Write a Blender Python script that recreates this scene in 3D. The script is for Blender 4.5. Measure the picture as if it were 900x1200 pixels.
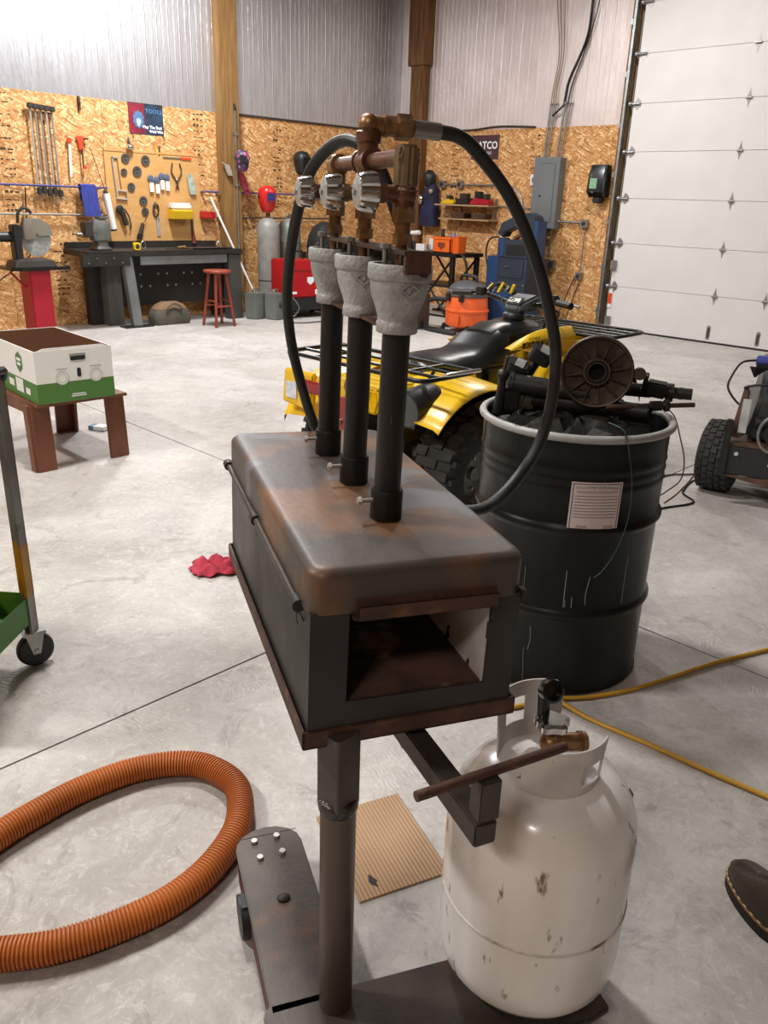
import bpy, bmesh, math, random
from mathutils import Vector, Matrix, Euler
random.seed(7)
PI = math.pi
for o in list(bpy.data.objects): bpy.data.objects.remove(o, do_unlink=True)
SC = bpy.context.scene
COL = SC.collection

# ------------------------------------------------------------------ camera
cam_d = bpy.data.cameras.new('camera'); cam = bpy.data.objects.new('camera', cam_d); COL.objects.link(cam)
cam_d.sensor_fit = 'VERTICAL'; cam_d.sensor_height = 24.0; cam_d.lens = 18.9
cam_d.clip_start = 0.02; cam_d.clip_end = 60
PITCH, ROLL, YAW = math.radians(21.07), math.radians(1.95), math.radians(44)
cam.matrix_world = (Matrix.Translation((0, 0, 1.48)) @ Matrix.Rotation(YAW, 4, 'Z')
                    @ Matrix.Rotation(PI/2 - PITCH, 4, 'X') @ Matrix.Rotation(ROLL, 4, 'Z'))
SC.camera = cam
# ------------------------------------------------------------------ world, exposure
wd = bpy.data.worlds.new('world'); SC.world = wd; wd.use_nodes = True
wd.node_tree.nodes['Background'].inputs[0].default_value = (0.9, 0.93, 1.0, 1)
wd.node_tree.nodes['Background'].inputs[1].default_value = 0.02
SC.view_settings.view_transform = 'Standard'; SC.view_settings.look = 'None'
SC.view_settings.gamma = 1.0; SC.view_settings.use_curve_mapping = False
SC.view_settings.exposure = 0.0
# ceiling fixtures (x, y, watts, colour) ; the lamp itself sits under each fixture built below
LIGHTS = [(-3.4, 1.9, 150, (1.0, 0.97, 0.93)), (-7.7, 5.0, 290, (0.98, 0.985, 1.0)),
          (-4.8, 7.6, 105, (1.0, 0.94, 0.89)), (-3.9, -1.5, 230, (1.0, 0.97, 0.94)),
          (0.6, -2.8, 95, (1.0, 0.86, 0.78))]
LAMP_Z = 4.22

# ------------------------------------------------------------------ helpers
def hexc(h):
    h = h.lstrip('#'); v = [int(h[i:i+2], 16)/255 for i in (0, 2, 4)]
    return tuple(c/12.92 if c <= .04045 else ((c+.055)/1.055)**2.4 for c in v) + (1,)

class G:
    def __init__(s): s.v = []; s.f = []
    def add(s, vs, fs, M=None):
        b = len(s.v)
        s.v += [tuple(M @ Vector(p)) if M else tuple(p) for p in vs]
        s.f += [tuple(b+i for i in f) for f in fs]; return s
    def box(s, c, d, M=None, rot=None):
        x, y, z = d[0]/2, d[1]/2, d[2]/2
        vs = [(-x,-y,-z),(x,-y,-z),(x,y,-z),(-x,y,-z),(-x,-y,z),(x,-y,z),(x,y,z),(-x,y,z)]
        T = Matrix.Translation(c)
        if rot: T = T @ Euler(rot).to_matrix().to_4x4()
        if M: T = M @ T
        return s.add(vs, [(0,3,2,1),(4,5,6,7),(0,1,5,4),(1,2,6,5),(2,3,7,6),(3,0,4,7)], T)
    def bx(s, a, b, M=None):   # box by two corners
        return s.box([(a[i]+b[i])/2 for i in range(3)], [abs(b[i]-a[i]) for i in range(3)], M)
    def cyl(s, p0, p1, r0, r1=None, n=16, caps=True, M=None):
        r1 = r0 if r1 is None else r1
        p0, p1 = Vector(p0), Vector(p1); d = (p1-p0).normalized()
        a = d.orthogonal().normalized(); b = d.cross(a)
        vs = []
        for p, r in ((p0, r0), (p1, r1)):
            for i in range(n):
                t = 2*PI*i/n; vs.append(p + a*(r*math.cos(t)) + b*(r*math.sin(t)))
        fs = [(i, (i+1) % n, n+(i+1) % n, n+i) for i in range(n)]
        if caps: fs += [tuple(range(n-1, -1, -1)), tuple(range(n, 2*n))]
        return s.add(vs, fs, M)
    def tube(s, pts, r, n=10, closed=False, M=None, caps=True):
        P = [Vector(p) for p in pts]; m = len(P); rr = r if callable(r) else (lambda i: r)
        def tan(i):
            if closed: return (P[(i+1) % m]-P[i-1]).normalized()
            return (P[min(i+1, m-1)]-P[max(i-1, 0)]).normalized()
        t = tan(0); a = t.orthogonal().normalized(); vs = []
        for i in range(m):
            t2 = tan(i); q = t.rotation_difference(t2); a = q @ a; a = (a - t2*a.dot(t2)).normalized(); t = t2
            b = t.cross(a)
            for k in range(n):
                w = 2*PI*k/n; vs.append(P[i] + (a*math.cos(w)+b*math.sin(w))*rr(i))
        fs = []
        for i in range(m if closed else m-1):
            j = (i+1) % m
            for k in range(n): fs.append((i*n+k, i*n+(k+1) % n, j*n+(k+1) % n, j*n+k))
        if caps and not closed: fs += [tuple(range(n-1, -1, -1)), tuple(range((m-1)*n, m*n))]
        return s.add(vs, fs, M)
    def lathe(s, prof, n=24, M=None, a0=0, a1=2*PI, cap=True):   # prof: (r, z) about local z
        full = abs(a1-a0-2*PI) < 1e-4; k = n if full else n+1; vs = []
        for r, z in prof:
            for i in range(k):
                t = a0+(a1-a0)*i/n; vs.append((r*math.cos(t), r*math.sin(t), z))
        fs = []
        for j in range(len(prof)-1):
            for i in range(n):
                i2 = (i+1) % k
                fs.append((j*k+i, j*k+i2, (j+1)*k+i2, (j+1)*k+i))
        if cap and full:
            if prof[0][0] > 1e-5: fs.append(tuple(range(k-1, -1, -1)))
            if prof[-1][0] > 1e-5: fs.append(tuple(range((len(prof)-1)*k, len(prof)*k)))
        return s.add(vs, fs, M)
    def prism(s, poly, z0, z1, M=None):   # poly in local xy, extruded along z
        n = len(poly)
        vs = [(x, y, z0) for x, y in poly]+[(x, y, z1) for x, y in poly]
        fs = [tuple(range(n-1, -1, -1)), tuple(range(n, 2*n))]+[(i, (i+1) % n, n+(i+1) % n, n+i) for i in range(n)]
        return s.add(vs, fs, M)
    def loft(s, rings, M=None, caps=True, closed=True):
        n = len(rings[0]); vs = [p for r in rings for p in r]; fs = []
        for j in range(len(rings)-1):
            for i in range(n if closed else n-1):
                fs.append((j*n+i, j*n+(i+1) % n, (j+1)*n+(i+1) % n, (j+1)*n+i))
        if caps and closed: fs += [tuple(range(n-1, -1, -1)), tuple(range((len(rings)-1)*n, len(rings)*n))]
        return s.add(vs, fs, M)
    def ball(s, c, r, n=14, m=8, M=None):
        r = (r, r, r) if not hasattr(r, '__len__') else r
        rings = [[(c[0]+r[0]*math.sin(PI*j/m)*math.cos(2*PI*i/n), c[1]+r[1]*math.sin(PI*j/m)*math.sin(2*PI*i/n),
                   c[2]-r[2]*math.cos(PI*j/m)) for i in range(n)] for j in range(1, m)]
        return s.loft(rings, M)
    def sheet(s, grid, th):     # grid rows of points -> thickened along normals roughly (th vector)
        R, Cn = len(grid), len(grid[0]); th = Vector(th)
        vs = [Vector(p) for r in grid for p in r]; vs += [p+th for p in vs]; N = R*Cn; fs = []
        for j in range(R-1):
            for i in range(Cn-1):
                a = j*Cn+i; q = (a, a+1, a+Cn+1, a+Cn); fs.append(q[::-1]); fs.append(tuple(N+k for k in q))
        edge = [i for i in range(Cn)]+[j*Cn+Cn-1 for j in range(1, R)]+[(R-1)*Cn+i for i in range(Cn-2, -1, -1)]+[j*Cn for j in range(R-2, 0, -1)]
        for i in range(len(edge)):
            a, b = edge[i], edge[(i+1) % len(edge)]; fs.append((a, b, N+b, N+a))
        return s.add(vs, fs)
    def mesh(s, name, bevel=0, seg=2, smooth=35):
        me = bpy.data.meshes.new(name); me.from_pydata(s.v, [], s.f)
        bm = bmesh.new(); bm.from_mesh(me)
        bmesh.ops.recalc_face_normals(bm, faces=bm.faces)
        if bevel:
            ed = [e for e in bm.edges if len(e.link_faces) == 2 and e.calc_face_angle(0) > math.radians(40)]
            bmesh.ops.bevel(bm, geom=ed, offset=bevel, segments=seg, affect='EDGES', clamp_overlap=True)
        bm.to_mesh(me); bm.free()
        if smooth:
            for p in me.polygons: p.use_smooth = True
            me.set_sharp_from_angle(angle=math.radians(smooth))
        return me
    def build(s, name, mat, parent=None, bevel=0, seg=2, smooth=35, loc=None, rot=None):
        me = s.mesh(name, bevel, seg, smooth); me.materials.append(mat)
        return link(name, me, parent, loc, rot)

def link(name, me, parent=None, loc=None, rot=None):
    o = bpy.data.objects.new(name, me); COL.objects.link(o)
    if parent: o.parent = parent
    if loc: o.location = loc
    if rot: o.rotation_euler = rot
    return o
def tag(o, label=None, cat=None, group=None, kind=None):
    if label: o['label'] = label
    if cat: o['category'] = cat
    if group: o['group'] = group
    if kind: o['kind'] = kind
    return o
def thing(name, label, cat, loc=(0, 0, 0), rot=0, group=None):
    o = bpy.data.objects.new(name, None); COL.objects.link(o); o.empty_display_size = .05
    o.location = loc; o.rotation_euler = rot if hasattr(rot, '__len__') else (0, 0, rot)
    return tag(o, label, cat, group)
def dup(root, loc, rot=None, label=None, parent=None):
    c = root.copy(); COL.objects.link(c); c.location = loc
    if rot is not None: c.rotation_euler = rot if hasattr(rot, '__len__') else (0, 0, rot)
    if label: c['label'] = label
    if parent: c.parent = parent
    for ch in [x for x in bpy.data.objects if x.parent == root]:
        d = ch.copy(); COL.objects.link(d); d.parent = c
        for g in [x for x in bpy.data.objects if x.parent == ch]:
            e = g.copy(); COL.objects.link(e); e.parent = d
    return c
def text(body, size, mat, parent, loc, rot=(PI/2, 0, 0), name='lettering', th=.0006, align='CENTER', sx=1, bold=0, shear=0):
    cu = bpy.data.curves.new('txt', 'FONT'); cu.body = body; cu.size = size; cu.extrude = th
    cu.align_x = align; cu.align_y = 'CENTER'; cu.offset = bold; cu.shear = shear; cu.resolution_u = 2
    t = bpy.data.objects.new('txt', cu); COL.objects.link(t)
    dg = bpy.context.evaluated_depsgraph_get(); me = bpy.data.meshes.new_from_object(t.evaluated_get(dg))
    bpy.data.objects.remove(t); bpy.data.curves.remove(cu)
    me.materials.clear(); me.materials.append(mat)
    o = link(name, me, parent, loc, rot); o.scale = (sx, 1, 1); return o
def spline(pts, n=8):
    P = [Vector(p) for p in pts]; out = []
    for i in range(len(P)-1):
        a, b, c, d = P[max(i-1, 0)], P[i], P[i+1], P[min(i+2, len(P)-1)]
        for k in range(n):
            t = k/n
            out.append(.5*((2*b)+(c-a)*t+(2*a-5*b+4*c-d)*t*t+(3*b-a-3*c+d)*t**3))
    return out+[P[-1]]
def arc(cx, cy, r, a0, a1, n): return [(cx+r*math.cos(a0+(a1-a0)*i/n), cy+r*math.sin(a0+(a1-a0)*i/n)) for i in range(n+1)]
def rrect(w, h, r, n=4):
    o = []
    for x, y, a in ((w/2-r, h/2-r, 0), (-w/2+r, h/2-r, PI/2), (-w/2+r, -h/2+r, PI), (w/2-r, -h/2+r, 1.5*PI)): o += arc(x, y, r, a, a+PI/2, n)
    return o
RX = Matrix.Rotation(PI/2, 4, 'X')       # local z -> -y
RY = Matrix.Rotation(PI/2, 4, 'Y')       # local z -> +x
RX_ = Matrix.Rotation(-PI/2, 4, 'X')     # local z -> +y
T = lambda *p: Matrix.Translation(p)

# ------------------------------------------------------------------ materials
MATS = {}
def mat(name, c, rough=.5, metal=0, c2=None, scale=8, amt=.5, bump=0, bscale=60, spec=.5, stretch=None, emit=0, rvar=0, lo=.35, hi=.65, c3=None, scale3=3, lo3=.55, hi3=.7, coat=0, transm=0):
    m = bpy.data.materials.new(name); m.use_nodes = True; MATS[name] = m
    nt = m.node_tree; N = nt.nodes; L = nt.links; b = N['Principled BSDF']
    c = hexc(c) if isinstance(c, str) else c
    b.inputs['Base Color'].default_value = c; b.inputs['Roughness'].default_value = rough
    b.inputs['Metallic'].default_value = metal; b.inputs['Specular IOR Level'].default_value = spec
    b.inputs['Coat Weight'].default_value = coat; b.inputs['Transmission Weight'].default_value = transm
    tc = N.new('ShaderNodeTexCoord'); mp = N.new('ShaderNodeMapping'); L.new(tc.outputs['Object'], mp.inputs['Vector'])
    if stretch: mp.inputs['Scale'].default_value = stretch
    col = None
    def noise(sc, det=5):
        n = N.new('ShaderNodeTexNoise'); n.inputs['Scale'].default_value = sc; n.inputs['Detail'].default_value = det
        L.new(mp.outputs[0], n.inputs['Vector']); return n
    def ramp(src, lo, hi):
        r = N.new('ShaderNodeMapRange'); r.inputs['From Min'].default_value = lo; r.inputs['From Max'].default_value = hi
        L.new(src, r.inputs['Value']); return r.outputs[0]
    if c2:
        n = noise(scale); f = ramp(n.outputs['Fac'], lo, hi)
        mu = N.new('ShaderNodeMath'); mu.operation = 'MULTIPLY'; mu.inputs[1].default_value = amt; L.new(f, mu.inputs[0])
        mx = N.new('ShaderNodeMix'); mx.data_type = 'RGBA'; mx.inputs['A'].default_value = c
        mx.inputs['B'].default_value = hexc(c2) if isinstance(c2, str) else c2
        L.new(mu.outputs[0], mx.inputs['Factor']); col = mx.outputs['Result']
        if rvar:
            ra = N.new('ShaderNodeMath'); ra.operation = 'MULTIPLY_ADD'; ra.inputs[1].default_value = rvar; ra.inputs[2].default_value = rough
            L.new(f, ra.inputs[0]); L.new(ra.outputs[0], b.inputs['Roughness'])
    if c3:
        n = noise(scale3, 8); f = ramp(n.outputs['Fac'], lo3, hi3)
        mx = N.new('ShaderNodeMix'); mx.data_type = 'RGBA'; mx.inputs['A'].default_value = c
        if col: L.new(col, mx.inputs['A'])
        mx.inputs['B'].default_value = hexc(c3); L.new(f, mx.inputs['Factor']); col = mx.outputs['Result']
    if col: L.new(col, b.inputs['Base Color'])
    if bump:
        n = noise(bscale); bp = N.new('ShaderNodeBump'); bp.inputs['Strength'].default_value = bump; bp.inputs['Distance'].default_value = .01
        L.new(n.outputs['Fac'], bp.inputs['Height']); L.new(bp.outputs[0], b.inputs['Normal'])
    if emit: b.inputs['Emission Color'].default_value = c; b.inputs['Emission Strength'].default_value = emit
    return m

def osb_material():
    m = bpy.data.materials.new('osb'); m.use_nodes = True; nt = m.node_tree; N = nt.nodes; L = nt.links; b = N['Principled BSDF']
    tc = N.new('ShaderNodeTexCoord'); b.inputs['Roughness'].default_value = .7
    prev = None; hprev = None
    for k, (ang, sc) in enumerate(((.35, 9), (-.5, 8), (1.1, 9), (-1.2, 8))):
        r1 = N.new('ShaderNodeMapping'); r1.inputs['Rotation'].default_value = (ang, 0, 0); r1.inputs['Location'].default_value = (k*3.1, k*1.7, k*.9)
        L.new(tc.outputs['Object'], r1.inputs['Vector'])
        mp = N.new('ShaderNodeMapping'); mp.inputs['Scale'].default_value = (2, 3.4*sc/4*2.3, sc/4*1.7)
        L.new(r1.outputs[0], mp.inputs['Vector'])
        v = N.new('ShaderNodeTexVoronoi'); v.inputs['Scale'].default_value = 4.2; L.new(mp.outputs[0], v.inputs['Vector'])
        sp = N.new('ShaderNodeSeparateColor'); L.new(v.outputs['Color'], sp.inputs[0])
        cr = N.new('ShaderNodeValToRGB'); e = cr.color_ramp.elements
        e[0].position = 0; e[0].color = hexc('#8f6236'); e[1].position = 1; e[1].color = hexc('#eccb95')
        for p, c in ((.1, '#ad7743'), (.3, '#bd874f'), (.6, '#c7935a'), (.85, '#dbb07a')):
            x = e.new(p); x.color = hexc(c)
        L.new(sp.outputs['Red'], cr.inputs['Fac'])
        if prev is None: prev = cr.outputs[0]; hprev = sp.outputs['Green']
        else:
            th = N.new('ShaderNodeMath'); th.operation = 'GREATER_THAN'; th.inputs[1].default_value = .58; L.new(sp.outputs['Blue'], th.inputs[0])
            mx = N.new('ShaderNodeMix'); mx.data_type = 'RGBA'; L.new(th.outputs[0], mx.inputs['Factor'])
            L.new(prev, mx.inputs['A']); L.new(cr.outputs[0], mx.inputs['B']); prev = mx.outputs['Result']
    L.new(prev, b.inputs['Base Color'])
    return m

def concrete_material():
    m = bpy.data.materials.new('concrete'); m.use_nodes = True; nt = m.node_tree; N = nt.nodes; L = nt.links; b = N['Principled BSDF']
    tc = N.new('ShaderNodeTexCoord'); OB = tc.outputs['Object']
    def noise(sc, det=6, rough=.6, dist=0, vec=None):
        n = N.new('ShaderNodeTexNoise'); n.inputs['Scale'].default_value = sc; n.inputs['Detail'].default_value = det
        n.inputs['Roughness'].default_value = rough; n.inputs['Distortion'].default_value = dist; L.new(vec or OB, n.inputs['Vector']); return n.outputs['Fac']
    def rng(s, a, b_, c=0, d=1):
        r = N.new('ShaderNodeMapRange'); r.inputs['From Min'].default_value = a; r.inputs['From Max'].default_value = b_
        r.inputs['To Min'].default_value = c; r.inputs['To Max'].default_value = d; L.new(s, r.inputs['Value']); return r.outputs[0]
    def mix(f, A, B):
        x = N.new('ShaderNodeMix'); x.data_type = 'RGBA'; L.new(f, x.inputs['Factor'])
        for s, q in (('A', A), ('B', B)):
            if isinstance(q, str): x.inputs[s].default_value = hexc(q)
            else: L.new(q, x.inputs[s])
        return x.outputs['Result']
    c = mix(rng(noise(1.3, 8, .62, .6), .36, .66), '#bfbbb6', '#a39e99')
    c = mix(rng(noise(7, 8, .7, 1.2), .45, .72, 0, .55), c, '#d3cec8')
    c = mix(rng(noise(.55, 6, .6, .4), .5, .7, 0, .55), c, '#8b8175')
    c = mix(rng(noise(3.1, 8, .75, 2.0), .56, .64, 0, .45), c, '#7b736a')
    c = mix(rng(noise(38, 4, .7), .66, .74, 0, .4), c, '#6f675e')
    c = mix(rng(noise(22, 8, .75, 1.5), .5, .68, 0, .4), c, '#8a837b')
    c = mix(rng(noise(16, 8, .8, 2.5), .52, .66, 0, .45), c, '#dcd8d3')
    L.new(c, b.inputs['Base Color'])
    L.new(rng(noise(2.2, 6, .6, .5), .3, .7, .38, .62), b.inputs['Roughness'])
    b.inputs['Specular IOR Level'].default_value = .4
    # trowel scratches
    v = N.new('ShaderNodeTexVoronoi'); v.inputs['Scale'].default_value = 2.6; L.new(OB, v.inputs['Vector'])
    vr = N.new('ShaderNodeVectorRotate'); vr.rotation_type = 'Z_AXIS'; L.new(OB, vr.inputs['Vector'])
    sp = N.new('ShaderNodeSeparateColor'); L.new(v.outputs['Color'], sp.inputs[0])
    an = N.new('ShaderNodeMath'); an.operation = 'MULTIPLY'; an.inputs[1].default_value = 3.1; L.new(sp.outputs['Red'], an.inputs[0]); L.new(an.outputs[0], vr.inputs['Angle'])
    w = N.new('ShaderNodeTexWave'); w.inputs['Scale'].default_value = 22; w.inputs['Distortion'].default_value = 9; w.inputs['Detail'].default_value = 6; L.new(vr.outputs[0], w.inputs['Vector'])
    msk = rng(noise(4.5, 4), .58, .7)
    mu = N.new('ShaderNodeMath'); mu.operation = 'MULTIPLY'; L.new(w.outputs['Fac'], mu.inputs[0]); L.new(msk, mu.inputs[1])
    ad = N.new('ShaderNodeMath'); ad.operation = 'MULTIPLY_ADD'; ad.inputs[1].default_value = .8; L.new(noise(40, 8, .7), ad.inputs[0]); L.new(mu.outputs[0], ad.inputs[2])
    bp = N.new('ShaderNodeBump'); bp.inputs['Strength'].default_value = .24; bp.inputs['Distance'].default_value = .01
    L.new(ad.outputs[0], bp.inputs['Height']); L.new(bp.outputs[0], b.inputs['Normal'])
    return m

OSB = osb_material(); CONC = concrete_material()
FOIL = mat('foil_liner', '#d0d0d4', .36, .85, c2='#b9b5b6', scale=3, amt=.6, bump=.35, bscale=16, stretch=(1, 6, .7))
FOILB = mat('foil_liner_matte', '#d6cac5', .42, .5, c2='#c2b4ae', scale=3, amt=.6, bump=.25, bscale=16, stretch=(6, 1, .7))
TIMBER = mat('timber', '#8a6839', .7, c2='#6b4a23', scale=5, amt=.8, stretch=(6, 6, .5), bump=.2, bscale=20)
TIMBERD = mat('timber_dark', '#7a5228', .7, c2='#4c2f12', scale=5, amt=.9, stretch=(6, 6, .5), bump=.3, bscale=20)
DOORW = mat('door_white', '#dcdad8', .45, c2='#d2cfcc', scale=3, amt=.5)
WHITEW = mat('wall_white', '#cfccc8', .6)
ZINC = mat('zinc', '#a9a9a6', .38, .85, c2='#82827e', scale=20, amt=.6)
GALV = mat('galvanised', '#a8aaa7', .55, .3, c2='#878986', scale=40, amt=.7, bump=.35, bscale=140, c3='#bcbebb', scale3=9, lo3=.55, hi3=.75)
STEEL = mat('dark_steel', '#544c46', .48, .4, c2='#38322e', scale=7, amt=.8, c3='#6b4a34', scale3=6, lo3=.62, hi3=.8, bump=.08, bscale=90)
SCALE = mat('mill_scale', '#403c39', .42, .4, c2='#2f2b29', scale=4, amt=.9, rvar=.15, bump=.05, bscale=50)
LIDM = mat('lid_steel', '#4b433e', .46, .1, spec=.4, c2='#795538', scale=5, amt=.85, lo=.47, hi=.6, c3='#636366', scale3=6.5, lo3=.58, hi3=.64, bump=.06, bscale=60)
RUSTY = mat('rusty_steel', '#54392c', .6, .25, c2='#3c2b23', scale=14, amt=.8, c3='#6e4a34', scale3=22, lo3=.55, hi3=.7, bump=.25, bscale=80)
BLACKP = mat('black_pipe', '#1b1a19', .38, .2, c2='#262322', scale=30, amt=.6, c3='#59544f', scale3=60, lo3=.68, hi3=.74, stretch=(1, 1, .3))
BRASS = mat('tarnished_brass', '#a07c56', .42, .75, c2='#5a3d28', scale=25, amt=.8)
COPPERY = mat('bronze_pipe', '#7a5646', .4, .7, c2='#5a3a30', scale=25, amt=.8)
CHROME = mat('chrome', '#d8d8d6', .12, 1.0)
RUBBER = mat('rubber', '#1b1b1b', .5, c2='#262524', scale=30, amt=.6)
TIRE = mat('tyre_rubber', '#262524', .8, c2='#3a3733', scale=20, amt=.7, bump=.3, bscale=70)
BLKPL = mat('black_plastic', '#1e1e1f', .45)
BLKGL = mat('black_gloss', '#131314', .22, c2='#242424', scale=8, amt=.5)
CONCJ = mat('joint_dark', '#3b3631', .9)
# ================================================================== SETTING
X0, X1, Y0, Y1, H = -9.4, 4.6, -4.2, 9.8, 4.6
JX, JY = -1.98, 2.64
fl_ = tag(G().bx((X0-.2, Y0-.2, -.2), (X1+.2, Y1+.2, -.012)).build('floor', CONCJ), kind='structure')
for xa, xb in ((X0, JX-.004), (JX+.004, X1)):
    for ya, yb in ((Y0, JY-.004), (JY+.004, Y1)):
        G().bx((xa, ya, -.012), (xb, yb, 0)).build('concrete_slab', CONC, fl_, smooth=0)
tag(G().bx((X0-.2, Y0-.2, H), (X1+.2, Y1+.2, H+.1)).build('ceiling', mat('ceiling_steel', '#8f8d8a', .6)), kind='structure')
wl = tag(G().bx((X0-.2, Y0-.2, 0), (X0-.05, Y1+.2, H)).build('wall_left', WHITEW), kind='structure')
wb = tag(G().bx((X0-.05, Y1+.05, 0), (-5.56, Y1+.2, H)).bx((-5.56, Y1+.05, 4.32), (-.7, Y1+.2, H)).bx((-.7, Y1+.05, 0), (X1+.2, Y1+.2, H)).build('wall_back', WHITEW), kind='structure')
tag(G().bx((X1, Y0-.2, 0), (X1+.15, Y1+.05, H)).build('wall_right', mat('wall_board_brown', '#7d6448', .8)), kind='structure')
tag(G().bx((X0-.05, Y0-.15, 0), (X1, Y0, H)).build('wall_front', MATS['wall_board_brown']), kind='structure')
# OSB sheets and ribbed liner sheets, one object each
PW = 1.2192
osbL = G().bx((-.05, .002, 0), (0, PW-.002, 2.45)).mesh('osb_sheet', smooth=0); osbL.materials.append(OSB)
def liner(w, h):
    g = G(); pts = []; x = 0; step = .1524
    k = int(w/step)+1
    for i in range(k):
        a = i*step
        for dx, dy in ((.0, 0), (.006, .0022), (.012, .0022), (.018, 0), (.085, 0), (.088, .0015), (.091, 0)):
            if a+dx < w-.001: pts.append((a+dx, dy))
    pts.append((w, 0))
    lo = [(y, x_, 0) for x_, y in pts]; hi = [(y, x_, h) for x_, y in pts]
    n = len(lo); vs = lo+hi+[(-.03, 0, 0), (-.03, w, 0), (-.03, 0, h), (-.03, w, h)]
    fs = [(i, i+1, n+i+1, n+i) for i in range(n-1)]
    b = 2*n; fs += [(b, b+2, b+3, b+1), (0, n, b+2, b), (n-1, b+1, b+3, 2*n-1)]
    g.add(vs, fs); return g.mesh('liner_sheet', smooth=0)
linL = liner(PW, H-2.45); linL.materials.append(FOIL)
linB = liner(PW, H-2.45); linB.materials.append(FOILB)
for i in range(11):
    y = Y1-PW*(i+1)
    if y < Y0-1: break
    link('osb_sheet', osbL, wl, (X0, y, 0)); link('liner_sheet', linL, wl, (X0, y, 2.45))
def osb_back(w):
    me = G().bx((.002, 0, 0), (w-.002, .05, 2.45)).mesh('osb_sheet', smooth=0)
    m2 = OSBB; me.materials.append(m2); return me
# same board seen on the other wall: grain mapping turned with the sheet
OSBB = OSB.copy(); OSBB.name = 'osb_turned'
_tc = [n for n in OSBB.node_tree.nodes if n.type == 'TEX_COORD'][0]
_vr = OSBB.node_tree.nodes.new('ShaderNodeVectorRotate'); _vr.rotation_type = 'Z_AXIS'; _vr.inputs['Angle'].default_value = PI/2
_lk = [l for l in OSBB.node_tree.links if l.from_node == _tc]
_to = [l.to_socket for l in _lk]
OSBB.node_tree.links.new(_tc.outputs['Object'], _vr.inputs['Vector'])
for s_ in _to: OSBB.node_tree.links.new(_vr.outputs[0], s_)
for i, w in enumerate((PW, PW, PW, .17)):
    link('osb_sheet', osb_back(w), wb, (X0+PW*i, Y1, 0))
for i in range(4):
    o = link('liner_sheet', linB, wb, (X0+PW*i, Y1, 2.45), (0, 0, -PI/2))
    if i == 3: o.scale = (1, .14, 1)
# grade-stamp ink columns printed on the boards (flat print)
INK = mat('stamp_ink', '#4a3320', .9)
def stamps(parent, x, z0, z1, onleft, seed):
    rnd = random.Random(seed); g = G(); z = z0
    while z < z1:
        h = rnd.choice((.012, .02, .03)); 
        if rnd.random() < .8:
            k = rnd.randint(2, 4); w = .16/k
            for j in range(k):
                if rnd.random() < .85: g.bx((-.08+j*w, -.0012, z), (-.08+j*w+w*rnd.uniform(.4, .85), 0, z+h*rnd.uniform(.5, 1)))
        z += h+rnd.uniform(.012, .04)
    o = g.build('stamp_print', INK, parent, smooth=0); o['kind'] = 'stuff'
    if onleft: o.location = (X0, x, 0); o.rotation_euler = (0, 0, PI/2)
    else: o.location = (x, Y1, 0)
for x, a, b in ((3.82, 1.25, 2.42), (4.3, 2.1, 2.42), (4.28, .35, 1.0), (6.2, 1.7, 2.42), (7.44, 1.35, 2.4)): stamps(wl, x, a, b, True, int(x*10))
for x, a, b in ((-6.86, 1.95, 2.42), (-8.25, 1.5, 2.3)): stamps(wb, x, a, b, False, int(-x*10))
# trim: posts, top strips
tag(G().bx((X0+.0, 6.45, 0), (X0+.14, 6.72, H-.01)).build('trim_1', TIMBER, bevel=.006), kind='structure')
tp = tag(G().bx((-9.1, Y1-.13, 0), (-8.83, Y1-.01, 3.6)).build('trim_2', TIMBERD, bevel=.006), kind='structure')
G().bx((-9.14, Y1-.16, 3.32), (-8.78, Y1-.002, H-.01)).build('splice_block', TIMBERD, tp, bevel=.006)
STRIP = mat('strip_dark', '#3a2c22', .8)
tag(G().tube(spline([(-8.7, Y1-.02, 2.47), (-8.0, Y1-.02, 2.455), (-7.5, Y1-.02, 2.485), (-6.9, Y1-.02, 2.46)], 5), .012, 6).build('trim_3', STRIP), kind='structure')
tag(G().bx((X0+.001, 6.7, 2.44), (X0+.014, Y1-.02, 2.465)).build('trim_4', STRIP), kind='structure')

# ---------------------------------------------------------------- garage door
dr = bpy.data.objects.new('door_1', None); COL.objects.link(dr); dr.location = (-5.5, Y1-.03, 0); tag(dr, kind='structure')
SH = .5285
pan = G().bx((0, 0, .0015), (4.7, .05, SH-.001)).mesh('door_section', bevel=.004); pan.materials.append(DOORW)
for i in range(8): link('door_section', pan, dr, (0, 0, .02+i*SH))
G().bx((0, .005, 0), (4.7, .045, .022)).build('bottom_seal', RUBBER, dr)
hm = G().prism([(-.028, 0), (-.012, .045), (0, .1), (.012, .045), (.028, 0), (.012, -.045), (0, -.1), (-.012, -.045)], -.004, 0, RX).cyl((-.035, -.012, 0), (.035, -.012, 0), .011, n=10).mesh('hinge'); hm.materials.append(ZINC)
for i in range(1, 8):
    for x in (1.39, 1.98, 2.75, 3.9): link('hinge', hm, dr, (x, -.003, .02+i*SH))
hr = G().prism([(-.0, .07), (.05, .03), (.05, -.03), (0, -.07), (-.02, -.03), (-.02, .03)], -.02, 0, RX).cyl((-.07, -.02, 0), (.05, -.02, 0), .014, n=10).cyl((-.085, -.02, 0), (-.05, -.02, 0), .03, n=12).mesh('roller_bracket'); hr.materials.append(ZINC)
for i in range(1, 8): link('roller_bracket', hr, dr, (.05, -.003, .02+i*SH))
for x in (1.385, 1.975):
    g = G(); g.prism(rrect(.05, .17, .024), -.006, 0, T(x, -.002, .125) @ RX)
    h = g.build('lift_handle', ZINC, dr, bevel=.002)
    G().prism(rrect(.026, .12, .012), -.004, 0, T(x, -.0085, .125) @ RX).build('grip_slot', STEEL, h)
G().bx((-.01, -.05, .75), (.06, -.003, .87)).build('latch', ZINC, dr, bevel=.006)
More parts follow.
